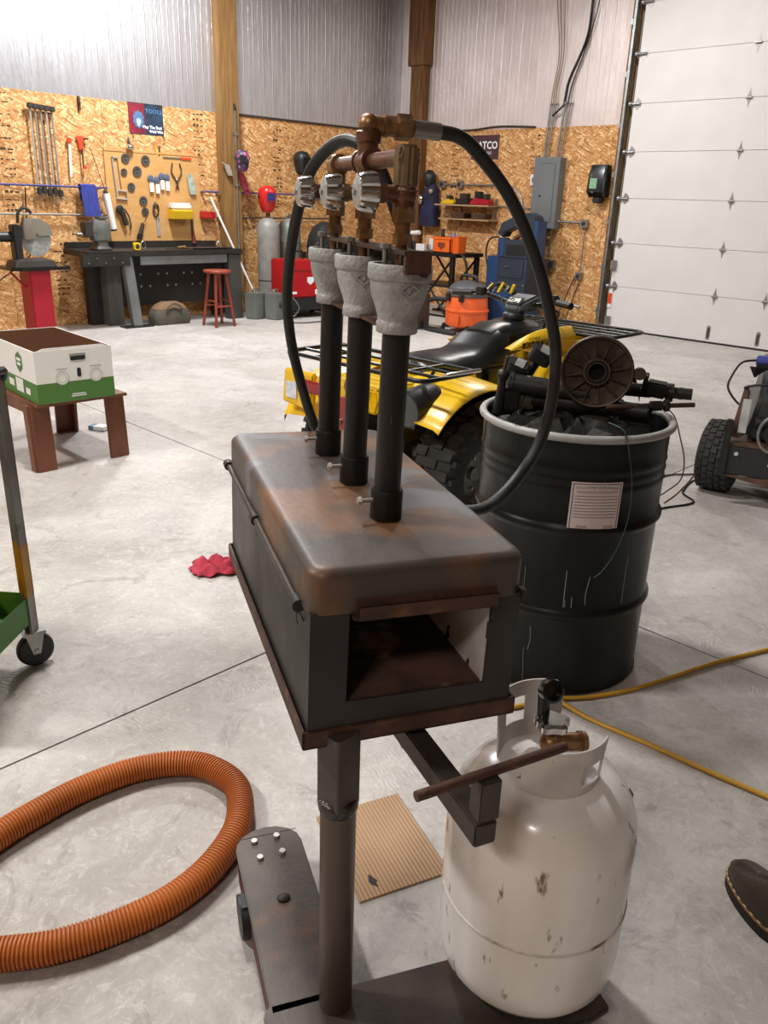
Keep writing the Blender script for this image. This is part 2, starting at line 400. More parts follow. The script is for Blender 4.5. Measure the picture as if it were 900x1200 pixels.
REDR = mat('reflector_red', '#d8431e', .35); REDR2 = mat('sticker_white', '#dcdcdc', .5)
lb = G().bx((.0, -.012, .28), (.055, -.003, .52)).build('warning_sticker', REDR2, dr); G().bx((.003, -.015, .33), (.052, -.0125, .46)).build('red_band', REDR, lb)
G().bx((.0, -.04, .02), (.07, -.003, .17)).build('bottom_bracket', ZINC, dr, bevel=.004)
tr = tag(G().bx((-5.66, Y1-.02, 0), (-5.56, Y1+.04, H-.02)).build('trim_5', mat('jamb_wood', '#8d6a3a', .7, c2='#6c4f28', scale=8, amt=.7)), kind='structure')
trk = bpy.data.objects.new('trim_6', None); COL.objects.link(trk); tag(trk, kind='structure')
G().bx((-5.6, Y1-.1, .08), (-5.595, Y1-.01, H-.1)).bx((-5.6, Y1-.1, .08), (-5.56, Y1-.094, H-.1)).bx((-5.565, Y1-.1, .08), (-5.56, Y1-.04, H-.1)).build('track', ZINC, trk)
for i in range(8): G().bx((-5.64, Y1-.09, .2+i*.55), (-5.601, Y1-.025, .26+i*.55)).build('track_bracket', ZINC, trk)

# ---------------------------------------------------------------- ceiling fixtures
LAMPM = mat('lamp_diffuser', (1, .96, .9, 1), .4, emit=6)
LBODY = mat('lamp_body', '#e4e4e2', .4)
LLAB = ['white strip light above the yellow quad bike and drum', 'white strip light above the left wall workbench',
        'white strip light above the floor before the roll-up door', 'white strip light above the floor left of the camera', 'white strip light on the ceiling behind the camera']
for (x, y, w, c), lb_ in zip(LIGHTS, LLAB):
    t = thing('strip_light', lb_, 'ceiling light', (x, y, H), 0, 'ceiling strip lights')
    G().bx((-.62, -.14, -.12), (.62, .14, -.05)).build('housing', LBODY, t, bevel=.01)
    G().bx((-.6, -.12, -.135), (.6, .12, -.12)).build('diffuser', LAMPM, t)
    for sx in (-.4, .4): G().cyl((sx, 0, -.05), (sx, 0, 0), .006, n=8).build('hanger', ZINC, t)
    ld = bpy.data.lights.new('strip_lamp', 'AREA'); ld.shape = 'RECTANGLE'; ld.size = .9; ld.size_y = .26; ld.energy = w; ld.color = c
    lo_ = bpy.data.objects.new('strip_lamp', ld); COL.objects.link(lo_); lo_.parent = t; lo_.location = (0, 0, LAMP_Z-H-.001+.22)
    lo_.location.z = -.14
# ================================================================== FORGE STAND + FORGE
FO, FT = (-.798, .663, 0), math.radians(63.3)
st = thing('forge_stand', 'dark steel forge stand with round post, channel base and T-shaped tool rest', 'stand', FO, FT)
# u right, v away, z up (local x, y, z)
zb = .1
BOLTZ = mat('bolt_zinc', '#b9b5ae', .35, .5)
g = G().prism([(-.055, .02), (.095, .02), (.095, .43)] + [(.02+.075*math.cos(a_*PI/8), .43+.06*math.sin(a_*PI/8)) for a_ in range(1, 8)] + [(-.055, .43)], .088, zb)
leg = g.build('base_leg', STEEL, st, bevel=.003)
REDP = mat('red_primer', '#5f2a22', .6, .2, c2='#43302a', scale=12, amt=.7)
G().bx((-.053, .03, .02), (-.045, .42, .0885)).build('channel_flange', REDP, leg); G().bx((.085, .03, .02), (.093, .42, .0885)).build('channel_flange', REDP, leg)
G().bx((-.05, .462, zb), (.09, .4635, zb+.0008)).build('end_seam', SCALE, leg)
for x, y in ((-.011, .446), (.041, .449), (-.007, .394), (.044, .398)):
    G().cyl((x, y, zb), (x, y, zb+.007), .0075, n=6).build('bolt', BOLTZ, leg)
G().ball((.02, .27, zb+.003), (.014, .011, .006)).build('weld_blob', SCALE, leg)
G().cyl((-.07, .3, .045), (-.02, .3, .045), .045, n=18).build('caster_wheel', RUBBER, leg); 
G().bx((-.066, .28, .05), (-.054, .32, .09)).build('caster_fork', SCALE, leg)
g = G().prism([(-.07, -.16), (-.07, .02), (-.06, .04), (.3, .035), (.545, .02), (.545, -.15), (.5, -.16)], .085, zb)
cb = g.build('base_crossbar', STEEL, st, bevel=.004)
G().bx((-.065, -.155, .012), (.49, -.145, .085)).bx((-.065, .0, .012), (.535, .01, .085)).build('channel_flange', STEEL, cb)
for x, y in ((.46, -.11), (-.02, -.11)):
    G().cyl((x, y-.02, .04), (x, y+.02, .04), .038, n=18).build('caster_wheel', RUBBER, cb)
pu, pv = .062, .012
ps = G().cyl((pu, pv, zb), (pu, pv, .555), .0302, n=28).build('post', mat('post_steel', '#5d5046', .42, .45, c2='#463b33', scale=4, amt=.7, stretch=(6, 6, .6)), st)
G().lathe([(.0305, .545), (.033, .55), (.034, .56), (.032, .568), (.026, .572)], 24, T(pu, pv, 0)).build('weld_collar', mat('weld_bead', '#55514d', .3, .8, c2='#3b3836', scale=60, amt=.7, bump=.5, bscale=90), ps)
G().prism(rrect(.052, .052, .006), .56, .70, T(pu, pv, 0) @ Matrix.Rotation(.5, 4, 'Z')).build('inner_tube', STEEL, ps)
# angle-iron tray
tw, tl = .365, .765
tray = G().bx((0, 0, .68), (tw, .005, .712)).bx((0, tl-.005, .68), (tw, tl, .712)).bx((0, 0, .68), (.005, tl, .712)).bx((tw-.005, 0, .68), (tw, tl, .712)).bx((0, 0, .68), (tw, tl, .686))
tray.build('tray_frame', RUSTY, st, bevel=.0015)
# tool rest arm
g = G().bx((.178, -.02, .622), (.205, .22, .679))
G().bx((.18, .035, .617), (.206, .3, .679)).build('receiver_tube', STEEL, st, bevel=.003)
am = G().bx((-.018, -.236, .627), (.018, .2, .667)).build('tool_rest_arm', STEEL, st, bevel=.003, loc=(.195, .024, 0), rot=(0, 0, math.radians(5)))
G().bx((-.012, -.234, .667), (.021, -.203, .735)).build('upright', STEEL, am, bevel=.002)
G().cyl((-.11, -.226, .741), (.141, -.21, .741), .0075, n=12).build('rest_bar', RUSTY, am)

TILT = math.radians(1.4)
FMW = Matrix.Translation(FO) @ Matrix.Rotation(FT, 4, 'Z') @ T(0, 0, .686) @ Matrix.Rotation(TILT, 4, 'Y') @ T(0, 0, -.686)
fg = thing('gas_forge', 'black steel box forge with three pipe burners on its lid', 'forge')
fg.matrix_world = FMW
bw_, bl0, bl1 = .352, .008, .755
x0 = .008; xr = x0+.344
z0, zl, zt = .688, .915, .985
th = .006
g = G().bx((x0, bl0, z0), (x0+th, bl1, zl)).bx((xr-th, bl0, z0), (xr, bl1, zl)).bx((x0, bl0, z0), (xr, bl1, z0+th))
body = g.build('body_shell', SCALE, fg)
# front frame around the opening  (opening x .068-.302, z .757-.914)
ox0, ox1, oz0, oz1 = .068, .302, .757, .915
G().bx((x0, bl0-.004, z0), (ox0, bl0, zl)).bx((ox1, bl0-.004, z0), (xr, bl0, zl)).bx((ox0, bl0-.004, z0), (ox1, bl0, oz0)).build('front_plate', SCALE, body)
G().bx((x0, bl1-.004, z0), (.07, bl1, zl)).bx((.28, bl1-.004, z0), (xr, bl1, zl)).bx((.07, bl1-.004, z0), (.28, bl1, .757)).build('rear_plate', SCALE, body)
# lining: floor brick, side blankets (white board seen on right)
LIN = mat('refractory', '#d4d2ce', .9, c2='#b8b4ae', scale=12, amt=.7, c3='#1d1917', scale3=14, lo3=.62, hi3=.64)
FBR = mat('fire_brick', '#5d4234', .9, c2='#2c201a', scale=8, amt=.9, bump=.4, bscale=30, c3='#8a6a55', scale3=9, lo3=.62, hi3=.68)
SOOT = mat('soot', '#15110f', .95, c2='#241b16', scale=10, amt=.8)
for i in range(6):
    G().bx((x0+.04, bl0+.003+i*.12, z0+.008), (xr-.04, bl0+.003+i*.12+.118, .757)).build('fire_brick', FBR, body, bevel=.003)
G().bx((.3, bl0+.002, z0+.008), (xr-th, bl1-.006, .905)).build('side_lining', LIN, body)
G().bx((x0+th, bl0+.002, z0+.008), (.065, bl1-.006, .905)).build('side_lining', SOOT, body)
G().bx((ox1-.005, bl0-.006, .84), (ox1+.006, bl0-.004, .87)).build('latch_notch', SCALE, body)
# lid with rounded corners
def lidring(ins, z, r=.03): return [(x0+bw_/2-.004+x, (bl0+bl1)/2-.002+y, z) for x, y in rrect(bw_-2*ins, bl1-bl0+.012-2*ins, max(r-ins*.3, .01), 5)]
g = G(); R_ = .017
rings = [lidring(0, zl-.002), lidring(0, zt-R_)]
for k in range(1, 6): a = k/5*PI/2; rings.append(lidring(R_*(1-math.cos(a)), zt-R_+R_*math.sin(a)))
g.loft(rings)
lid = g.build('lid', LIDM, fg, smooth=60)
G().bx((.07, -.012, .905), (.305, bl0-.003, .912)).add([(.075,-.012,.905),(.305,-.012,.905),(.305,.004,.945),(.075,.004,.945)], [(0,1,2,3)]).bx((.075, -.016, .905), (.305, -.012, .93)).build('opening_lip', RUSTY, lid, bevel=.002)
G().bx((xr-.002, -.003, zl-.008), (xr+.006, .012, zl+.008)).build('lid_tab', SCALE, lid)
# hinge rod on the left edge
rod = G().cyl((.0, .055, zl-.004), (.0, .765, zl-.004), .006, n=12).build('hinge_rod', STEEL, fg)
for y in (.055, .41, .75): G().cyl((.0, y-.012, zl-.004), (.0, y+.012, zl-.004), .0105, n=14).build('hinge_knuckle', SCALE, rod)
G().tube([(.0, .05, zl-.012), (-.003, .046, zl-.025), (.0, .05, zl-.038)], .0012, 5).tube([(.0, .05, zl-.012), (.004, .044, zl-.022), (.008, .047, zl-.032)], .0012, 5).build('cotter_pin', STEEL, rod)
# burners
bu = .1825
BELLP = [(.0305, 0), (.0325, .002), (.0325, .016), (.031, .018), (.031, .024), (.034, .034), (.042, .055), (.0445, .068), (.0455, .078), (.0485, .080), (.0495, .084), (.0495, .101), (.048, .103), (.042, .103), (.040, .085), (.028, .03)]
SOCK = mat('socket_black', '#1c1a18', .45, .3)
def screw(g, p, M=None):
    pass
for i, bv in enumerate((.19, .38, .57)):
    zt_ = zt-.002
    pipe = G().cyl((bu, bv, zt_), (bu, bv, 1.30), .0222, n=24).build('burner_tube', BLACKP, fg)
    G().lathe([(.0255, zt_-.002), (.027, zt_), (.027, zt_+.05), (.0255, zt_+.054), (.0225, zt_+.054)], 24, T(bu, bv, 0)).build('tube_socket', SOCK, pipe)
    G().cyl((bu-.025, bv-.004, zt_+.036), (bu-.048, bv-.006, zt_+.036), .0035, n=10).cyl((bu-.047, bv-.006, zt_+.036), (bu-.053, bv-.006, zt_+.036), .0085, .006, n=6).build('set_screw', BOLTZ, pipe)
    bell = G().lathe(BELLP, 36, T(bu, bv, 1.294), cap=False).build('bell_reducer', GALV, pipe, smooth=50)
    g = G(); M = T(bu, bv, 1.294) @ Matrix.Rotation(math.radians(-75), 4, 'Z')
    rib = [(-.004, .0), (.004, .0), (.004, .07), (-.004, .07)]
    if i in (0, 1):   # cast lozenge emblem
        for q in ((.021, .012), (.013, .007)):
            pass
        a = [(-.017, 0), (0, -.011), (.017, 0), (0, .011)]; b = [(-.012, 0), (0, -.0075), (.012, 0), (0, .0075)]
        vs = [(x, y, 0) for x, y in a]+[(x, y, 0) for x, y in b]+[(x, y, .0025) for x, y in a]+[(x, y, .0025) for x, y in b]
        fs = []
        for k in range(4):
            j = (k+1) % 4; fs += [(8+k, 8+j, 12+j, 12+k), (k, j, 8+j, 8+k), (4+k, 12+k, 12+j, 4+j)]
        Mm = T(bu, bv, 1.294) @ Matrix.Rotation(math.radians(-104 if i else -90), 4, 'Z') @ T(.0452, 0, .068) @ Matrix.Rotation(PI/2, 4, 'Z') @ Matrix.Rotation(PI/2-.12, 4, 'X')
        g.add(vs, fs, Mm); g.box((0, 0, .001), (.004, .009, .003), Mm)
        g.build('cast_emblem', GALV, pipe, smooth=0)
# link plate between tubes, cross bar with jets
G().bx((bu-.012, .19, 1.295), (bu+.02, .57, 1.300)).build('link_plate', RUSTY, fg)
zb2 = 1.412
bar = G().bx((bu-.016, .13, zb2), (bu+.022, .63, zb2+.006)).bx((bu+.016, .13, zb2-.03), (bu+.022, .63, zb2)).build('cross_bar', SCALE, fg)
for y0_ in (.13, .285, .475): G().bx((bu-.014, y0_+.02, zb2-.012), (bu-.006, y0_+.03, zb2)).build('gusset', SCALE, bar)
G().bx((bu-.014, .127, zb2-.026), (bu+.026, .142, zb2+.007)).build('bar_end', RUSTY, bar, bevel=.002)
for bv in (.19, .38, .57):
    G().cyl((bu-.022, bv+.01, 1.39), (bu-.022, bv+.01, zb2+.014), .004, n=10).cyl((bu-.022, bv+.01, zb2+.006), (bu-.022, bv+.01, zb2+.013), .009, n=6).build('bolt', ZINC, bar)
# risers, valves, manifold
zm = 1.545
for i, bv in enumerate((.19, .38, .57)):
    g = G().cyl((bu, bv, zb2-.03), (bu, bv, zb2+.03), .009, n=12).cyl((bu, bv, zb2+.012), (bu, bv, zb2+.028), .0145, n=6).cyl((bu, bv, zb2+.028), (bu, bv, zb2+.044), .012, n=12)
    g.cyl((bu, bv, zb2+.044), (bu, bv, zb2+.066), .0175, n=6)
    rz = g.build('riser', BRASS, fg)
    zv = zb2+.083
    vb = G().lathe([(.016, zv-.02), (.0175, zv-.012), (.014, zv-.004), (.015, zv+.006), (.0175, zv+.012), (.013, zv+.022), (.012, zm-.012)], 20, T(bu, bv, 0)).cyl((bu, bv, zv), (bu-.036, bv, zv), .0135, .011, n=16).cyl((bu-.03, bv, zv), (bu-.042, bv, zv), .0145, n=6).ball((bu, bv, zv), .019).build('valve_body', COPPERY if i != 1 else BRASS, fg)
    G().cyl((bu-.036, bv, zv), (bu-.055, bv, zv), .004, n=8).build('stem', BRASS, vb)
    # fluted handwheel
    kn = []; n = 60
    def ring(xo, r, fl): return [(xo, r*(1-fl*(1 if (k//3) % 2 else 0))*math.cos(2*PI*k/n), r*(1-fl*(1 if (k//3) % 2 else 0))*math.sin(2*PI*k/n)) for k in range(n)]
    G().loft([ring(.014, .008, 0), ring(.016, .022, 0), ring(.016, .0275, .06), ring(.012, .0295, .1), ring(-.006, .027, .1), ring(-.011, .0245, .05), ring(-.012, .022, 0)]).build('handwheel', CHROME, vb, smooth=25, loc=(bu-.062, bv, zv))
    G().cyl((-.013, 0, 0), (-.018, 0, 0), .005, n=6).lathe([(.0001, .0145), (.01, .0142), (.0195, .0128), (.0225, .0115)], 20, Matrix.Rotation(-PI/2, 4, 'Y')).build('wheel_face', GALV, vb, loc=(bu-.062, bv, zv))
man = G().cyl((bu, .19, zm), (bu, .57, zm), .0125, n=20).build('manifold_pipe', COPPERY, fg)
def fitting(g, p, r=.0175): g.ball(p, r, 16, 10)
# elbows at the two ends, cross in the middle
g = G(); g.cyl((bu, .205, zm), (bu, .175, zm), .0185, n=8).cyl((bu, .19, zm+.017), (bu, .19, zm-.042), .0195, n=8).cyl((bu, .19, zm-.04), (bu, .19, zm-.05), .0215, n=8); g.build('elbow', mat('cast_brass', '#8b7a60', .4, .6, c2='#6d5a44', scale=20, amt=.6), man, bevel=.004)
g = G(); g.cyl((bu, .545, zm), (bu, .585, zm), .0185, n=16).cyl((bu, .57, zm+.015), (bu, .57, zm-.045), .0175, n=16); g.build('elbow', BRASS, man, bevel=.003)
g = G(); g.cyl((bu, .35, zm), (bu, .41, zm), .0185, n=16).cyl((bu, .38, zm+.034), (bu, .38, zm-.034), .0175, n=16).cyl((bu, .348, zm), (bu, .356, zm), .0205, n=16).cyl((bu, .404, zm), (bu, .412, zm), .0205, n=16); g.build('cross_fitting', COPPERY, man)
G().cyl((bu, .38, zm+.03), (bu, .38, zm+.05), .0185, n=8).lathe([(.019, zm+.028), (.0215, zm+.03), (.0215, zm+.044), (.019, zm+.046)], 16, T(bu, .38, 0)).build('reducer', COPPERY, man)
ztp = zm+.056
g = G(); g.cyl((bu, .38, zm+.045), (bu, .38, ztp+.012), .0135, n=14).ball((bu, .38, ztp), .0175).cyl((bu, .38, ztp), (bu+.032, .38, ztp), .0145, n=14).cyl((bu+.022, .38, ztp), (bu+.034, .38, ztp), .0175, n=16); g.build('top_elbow', BRASS, man, bevel=.002)
g = G(); g.cyl((bu+.032, .38, ztp), (bu+.048, .38, ztp), .0165, n=6).cyl((bu+.046, .38, ztp), (bu+.072, .38, ztp), .0215, n=6).cyl((bu+.072, .38, ztp), (bu+.078, .38, ztp), .015, n=12); g.build('union_nut', BRASS, man, bevel=.0015)
G().cyl((bu+.076, .38, ztp), (bu+.125, .38, ztp-.002), .0142, n=18).build('hose_ferrule', mat('ferrule', '#8f8a84', .35, .7, c2='#6b6660', scale=10, amt=.5), man)

# black gas hose looping beside and behind the forge
def O2N(x, y, z):  # survey frame (camera heading = +y) -> room frame
    a = math.radians(44); return (math.cos(a)*x-math.sin(a)*y, math.sin(a)*x+math.cos(a)*y, z)
FL = lambda u, v, z: tuple(FMW @ Vector((u, v, z)))
HP = [FL(bu+.118, .38, ztp-.002), FL(bu+.16, .38, ztp-.006)]
HP += [O2N(*p) for p in [(0.142, 1.53, 1.562), (0.211, 1.56, 1.488), (0.272, 1.58, 1.378), (0.313, 1.58, 1.262), (0.324, 1.57, 1.19), (0.318, 1.56, 1.09), (0.283, 1.54, 0.998), (0.195, 1.5, 0.916)]]
HP += [FL(.435, .6, .85), FL(.39, .80, .84), FL(.30, .85, .88)]
HP += [O2N(*p) for p in [(-0.167, 1.88, 0.959), (-0.213, 1.9, 1.088), (-0.232, 1.88, 1.2), (-0.231, 1.85, 1.307), (-0.207, 1.8, 1.433), (-0.17, 1.75, 1.532), (-0.114, 1.7, 1.582), (-0.065, 1.65, 1.576), (-0.027, 1.64, 1.533), (0.001, 1.64, 1.467)]]
HP += [FL(.30, .46, 1.39), FL(.235, .36, 1.385)]
hz = thing('gas_hose', 'thick black rubber hose looping from the brass manifold around the forge', 'hose', HP[0])
def rel(pts, o): return [tuple(Vector(p)-Vector(o)) for p in pts]
G().tube(spline(rel(HP, HP[0]), 8), .0118, 14).build('hose_tube', RUBBER, hz, smooth=60)
G().cyl(Vector(HP[-1])-Vector(HP[0]), Vector(FL(.215, .325, 1.39))-Vector(HP[0]), .014, n=12).build('end_coupling', BRASS, hz)
ORANGE = [(-0.842, 1.176, 0.035), (-0.746, 1.191, 0.035), (-0.65, 1.211, 0.035), (-0.544, 1.261, 0.035), (-0.439, 1.339, 0.035), (-0.37, 1.439, 0.035), (-0.334, 1.563, 0.035), (-0.351, 1.685, 0.035), (-0.405, 1.755, 0.035), (-0.499, 1.796, 0.035), (-0.631, 1.771, 0.035), (-0.759, 1.68, 0.035), (-0.848, 1.577, 0.035), (-0.893, 1.514, 0.035), (-0.945, 1.414, 0.035), (-1.0, 1.25, .035)]
YCORD = [(1.651, 2.682, 0.008), (1.409, 2.567, 0.008), (1.185, 2.466, 0.008), (1.004, 2.367, 0.008), (0.833, 2.275, 0.008), (0.681, 2.222, 0.008), (0.541, 2.200, 0.008), (.42, 2.15, .008), (.34, 2.16, .008), (.34, 2.23, .008), (.44, 2.25, .009), (0.545, 2.20, 0.024), (0.655, 2.105, 0.008), (0.805, 1.987, 0.008), (0.94, 1.872, 0.008), (1.066, 1.773, 0.008), (1.162, 1.688, 0.008)]
# ================================================================== PROPANE CYLINDER
tu, tv = .45, .01
tpos = Matrix.Translation(FO) @ Matrix.Rotation(FT, 4, 'Z') @ Vector((tu, tv, zb))
pt = thing('propane_tank', 'scuffed white propane tank with cut-out collar standing behind the tool rest', 'gas tank', tpos, FT)
TANKM = mat('tank_white', '#efedea', .22, c2='#d6d1cc', scale=9, amt=.7, c3='#7a6656', scale3=30, lo3=.635, hi3=.70, stretch=(1, 1, .4), coat=.3)
TR = .172
g = G().lathe([(.11, .0), (.138, .002), (.156, .011), (.167, .03), (TR-.002, .055), (TR, .08), (TR, .333), (TR-.004, .36), (TR-.014, .39), (TR-.034, .42), (.112, .44), (.08, .452), (.04, .457), (.0001, .458)], 56)
body_t = g.build('tank_body', TANKM, pt, smooth=50)
G().lathe([(TR-.001, .178), (TR+.0022, .181), (TR+.0025, .184), (TR-.001, .187)], 56).build('weld_seam', mat('seam_white', '#cfcbc6', .4, c2='#5a4030', scale=18, amt=.8, lo=.5, hi=.62), body_t, smooth=60)
# collar in two curved plates with slots
CR = .09
def collar(a0, a1, zlo, zhi, s0, s1, zs0, zs1, ztilt=.0):
    n = 24; g = G()
    cells = []
    A_ = sorted(set([a0+(a1-a0)*k/n for k in range(n+1)]+[s0, s1])); Z_ = sorted({zlo, zs0, zs1, zhi})
    idx = {}; vs = []
    for o, r in enumerate((CR, CR-.003)):
        for a in A_:
            for z in Z_:
                idx[o, a, z] = len(vs); rr = r+ (z-zlo)*.06
                top = z if z < zhi else z - .02*max(0, 1-min(abs(a-a0), abs(a-a1))/.18)**2
                vs.append((rr*math.cos(a), rr*math.sin(a), top))
    fs = []; keep = set()
    for i in range(len(A_)-1):
        for j in range(len(Z_)-1):
            m = (A_[i]+A_[i+1])/2
            if s0 < m < s1 and Z_[j] >= zs0-1e-6 and Z_[j+1] <= zs1+1e-6: continue
            keep.add((i, j))
    for i, j in keep:
        q = [(A_[i], Z_[j]), (A_[i+1], Z_[j]), (A_[i+1], Z_[j+1]), (A_[i], Z_[j+1])]
        f = [idx[(0,)+p] for p in q]; b = [idx[(1,)+p] for p in q]
        fs += [tuple(f), tuple(b[::-1])]
        for di, dj, p, r in ((0, -1, 0, 1), (1, 0, 1, 2), (0, 1, 2, 3), (-1, 0, 3, 0)):
            if (i+di, j+dj) not in keep: fs.append((f[p], f[r], b[r], b[p]))
    g.add(vs, fs); return g
cw = mat('collar_white', '#cfc9c4', .4, c2='#b9b2ac', scale=14, amt=.6, c3='#6b4a38', scale3=30, lo3=.7, hi3=.74)
R = math.radians
colr = collar(R(-150), R(-36), .435, .545, R(-84), R(-52), .466, .508).build('collar', cw, pt, smooth=50)
G()
c2_ = collar(R(48), R(150), .437, .565, R(92), R(122), .485, .535).build('collar', cw, pt, smooth=50)
for a in (R(-115), R(-70), R(70), R(130)):
    G().box((CR*.98*math.cos(a), CR*.98*math.sin(a), .437), (.02, .01, .02), None, (0, 0, a+PI/2)).build('collar_foot', cw, pt, bevel=.003)
for k, (s_, a) in enumerate((('T', -2.6), )):
    pass
# valve
vl = G().cyl((0, 0, .45), (0, 0, .515), .013, n=14).cyl((0, 0, .452), (0, 0, .468), .022, n=8).ball((0, 0, .495), .019).build('valve_body', BRASS, pt)
G().cyl((.0, 0, .495), (.055, -.012, .495), .0165, n=18).lathe([(.0165, .05), (.0185, .051), (.0185, .054), (.0165, .055), (.0185, .056), (.0185, .06), (.0165, .061), (.0165, .066), (.012, .066), (.012, .045)], 18, T(0, 0, .495) @ Matrix.Rotation(R(-12), 4, 'Z') @ RY).build('outlet', BRASS, vl)
G().cyl((0, 0, .515), (0, 0, .526), .008, n=10).loft([[( .03*math.cos(2*PI*k/30)*(1+.12*math.cos(5*2*PI*k/30))*q, .026*math.sin(2*PI*k/30)*(1+.12*math.cos(5*2*PI*k/30))*q, z) for k in range(30)] for q, z in ((.75, .524), (1, .53), (1, .541), (.8, .546))]).build('handwheel', CHROME, vl)
G().cyl((-.008, .02, .525), (-.004, .03, .575), .011, .012, n=14).lathe([(.012, -.008), (.019, -.008), (.021, 0), (.021, .014), (.016, .016), (.014, .004), (.001, .004)], 20, T(0, .022, .59) @ Matrix.Rotation(R(70), 4, 'X')).build('relief_cap', BLKGL, vl)
# peeled label and stub on the right side
LB = mat('torn_label', '#3a3330', .8, c2='#8a8480', scale=40, amt=.9)
gl = []
for j in range(5):
    z = .2+.17*j/4; gl.append([((TR+.0012)*math.cos(a), (TR+.0012)*math.sin(a), z) for a in [R(-12+6*i/4+ (j % 2)*2) for i in range(5)]])
G().sheet(gl, (.0008, 0, 0)).build('torn_label', LB, pt)
G().cyl((TR-.002, -.02, .27), (TR+.012, -.022, .272), .003, n=8).build('rivet', ZINC, pt)
# stamped lettering on the collar
for k, (s_, a, z) in enumerate((('TARE', -135, .535), ('WC 47.6', -135, .52))):
    pass

# ================================================================== FLOOR THINGS NEAR
# corrugated orange hose
HPX = [O2N(*p) for p in ORANGE]
op = spline(HPX, 60)
# resample evenly
acc = [0]; 
for a, b in zip(op, op[1:]): acc.append(acc[-1]+(b-a).length)
Ltot = acc[-1]; n_ = int(Ltot/.0028); ev = []; j = 0
for i in range(n_+1):
    d = Ltot*i/n_
    while j < len(acc)-2 and acc[j+1] < d: j += 1
    ev.append(op[j].lerp(op[j+1], (d-acc[j])/max(acc[j+1]-acc[j], 1e-6)))
ORG = mat('orange_hose', '#b5652a', .5, c2='#8d4c20', scale=6, amt=.5)
oh = G().tube(ev, lambda i: .0295 if i % 3 == 0 else (.0345 if i % 3 == 1 else .0340), 16).build('vacuum_hose', ORG, smooth=25)
tag(oh, 'orange corrugated vacuum hose lying in a loop on the concrete', 'hose')
# cardboard sheet
cbm = mat('cardboard', '#b39272', .8, c2='#a48263', scale=6, amt=.6)
nt = cbm.node_tree; wv = nt.nodes.new('ShaderNodeTexWave'); wv.inputs['Scale'].default_value = 32; wv.bands_direction = 'Y'
tcx = nt.nodes.new('ShaderNodeTexCoord'); nt.links.new(tcx.outputs['Object'], wv.inputs['Vector'])
bpx = nt.nodes.new('ShaderNodeBump'); bpx.inputs['Strength'].default_value = .5; bpx.inputs['Distance'].default_value = .004; nt.links.new(wv.outputs['Fac'], bpx.inputs['Height']); nt.links.new(bpx.outputs[0], nt.nodes['Principled BSDF'].inputs['Normal'])
cs = thing('cardboard_sheet', 'ribbed brown cardboard sheet lying on the floor behind the stand post', 'cardboard', (-1.07, 1.135, .0), math.radians(-21))
G().bx((-.145, -.115, .001), (.145, .115, .006)).build('sheet', cbm, cs)
G().prism([(-.02, -.002), (-.008, .004), (.004, .01), (.012, .004), (.022, .006), (.01, -.006), (.0, -.01), (-.01, -.006)], .0062, .0078, T(.1, -.065, 0)).build('torn_hole', SCALE, cs)
# yellow extension cord
YC = mat('yellow_cord', '#c79a35', .45, c2='#b58624', scale=10, amt=.5)
yc = [O2N(*p) for p in YCORD]
tag(G().tube(spline(yc, 8), .0075, 10).build('extension_cord', YC, smooth=60), 'yellow extension cord doubling back behind the white tank', 'cord')
# red rag
RAG = mat('red_cloth', '#b5384a', .9, c2='#8e2236', scale=14, amt=.7, bump=.4, bscale=40)
rnd = random.Random(3); gr = []
for j in range(12):
    row = []
    for i in range(16):
        x, y = -.11+.22*i/15, -.08+.16*j/11
        e = max(0, 1-(x/.115)**4)*max(0, 1-(y/.085)**4)
        row.append((x*(1-.25*abs(y)/.08)+.01*math.sin(j*1.7), y+.008*math.sin(i*.9), .006+e*(.022+.018*math.sin(i*1.1+j*.6)+.012*math.sin(j*1.9-i*.5))))
    gr.append(row)
rg = G().sheet(gr, (0, 0, .003)).build('rag', RAG, smooth=70, loc=(-2.66, 1.74, 0), rot=(0, 0, math.radians(60)))
tag(rg, 'crumpled red rag on the floor left of the forge', 'rag')
# boot tip at the right edge
bt = thing('work_boot', 'dark brown leather work boot with stitched welt at the right edge', 'boot', (-.30, 1.60, 0), math.radians(150))
LEA = mat('boot_leather', '#33291f', .4, c2='#231b15', scale=14, amt=.7, bump=.15, bscale=60)
def sole(z, s, ex=0):
    o = []
    for k in range(40):
        t = 2*PI*k/40; x = math.cos(t); y = math.sin(t)
        L_ = .145; wd_ = .052*(1+.12*x) if x > -.2 else .044
        o.append((x*L_*s+ex, y*wd_*s*(1-.18*max(0, -x)), z))
    return o
G().loft([sole(0, .98), sole(.004, 1.0), sole(.026, 1.0), sole(.028, .99)]).build('sole', mat('boot_sole', '#1a1512', .7), bt)
G().loft([sole(.028, 1.02), sole(.034, 1.02)]).build('welt', mat('welt', '#8a6a40', .6), bt)
def up(z, s, sh=0, sy=1):
    return [(x*s+sh, y*s*sy, z) for x, y, _ in sole(0, 1)]
G().loft([up(.034, .97), up(.055, .97, 0, 1.0), up(.075, .9, -.01, .95), up(.095, .72, -.04, .95), up(.12, .55, -.065, 1.0), up(.16, .46, -.078, 1.1), up(.22, .44, -.08, 1.15)]).build('upper', LEA, bt, smooth=70)
G().loft([[(x*.985, y*.985, .0345+dz) for x, y, _ in sole(0, 1)] for dz in (0, .006)]).build('toe_seam', LEA, bt)
gs = G(); sp_ = sole(0, 1)
for k in range(40):
    a, b = sp_[k], sp_[(k+1) % 40]; m = ((a[0]+b[0])/2*1.0, (a[1]+b[1])/2*1.0, .0345)
    ang = math.atan2(b[1]-a[1], b[0]-a[0]); gs.box(m, (.009, .002, .002), None, (0, 0, ang))
gs.build('stitching', mat('stitch', '#d8c9a0', .8), bt)
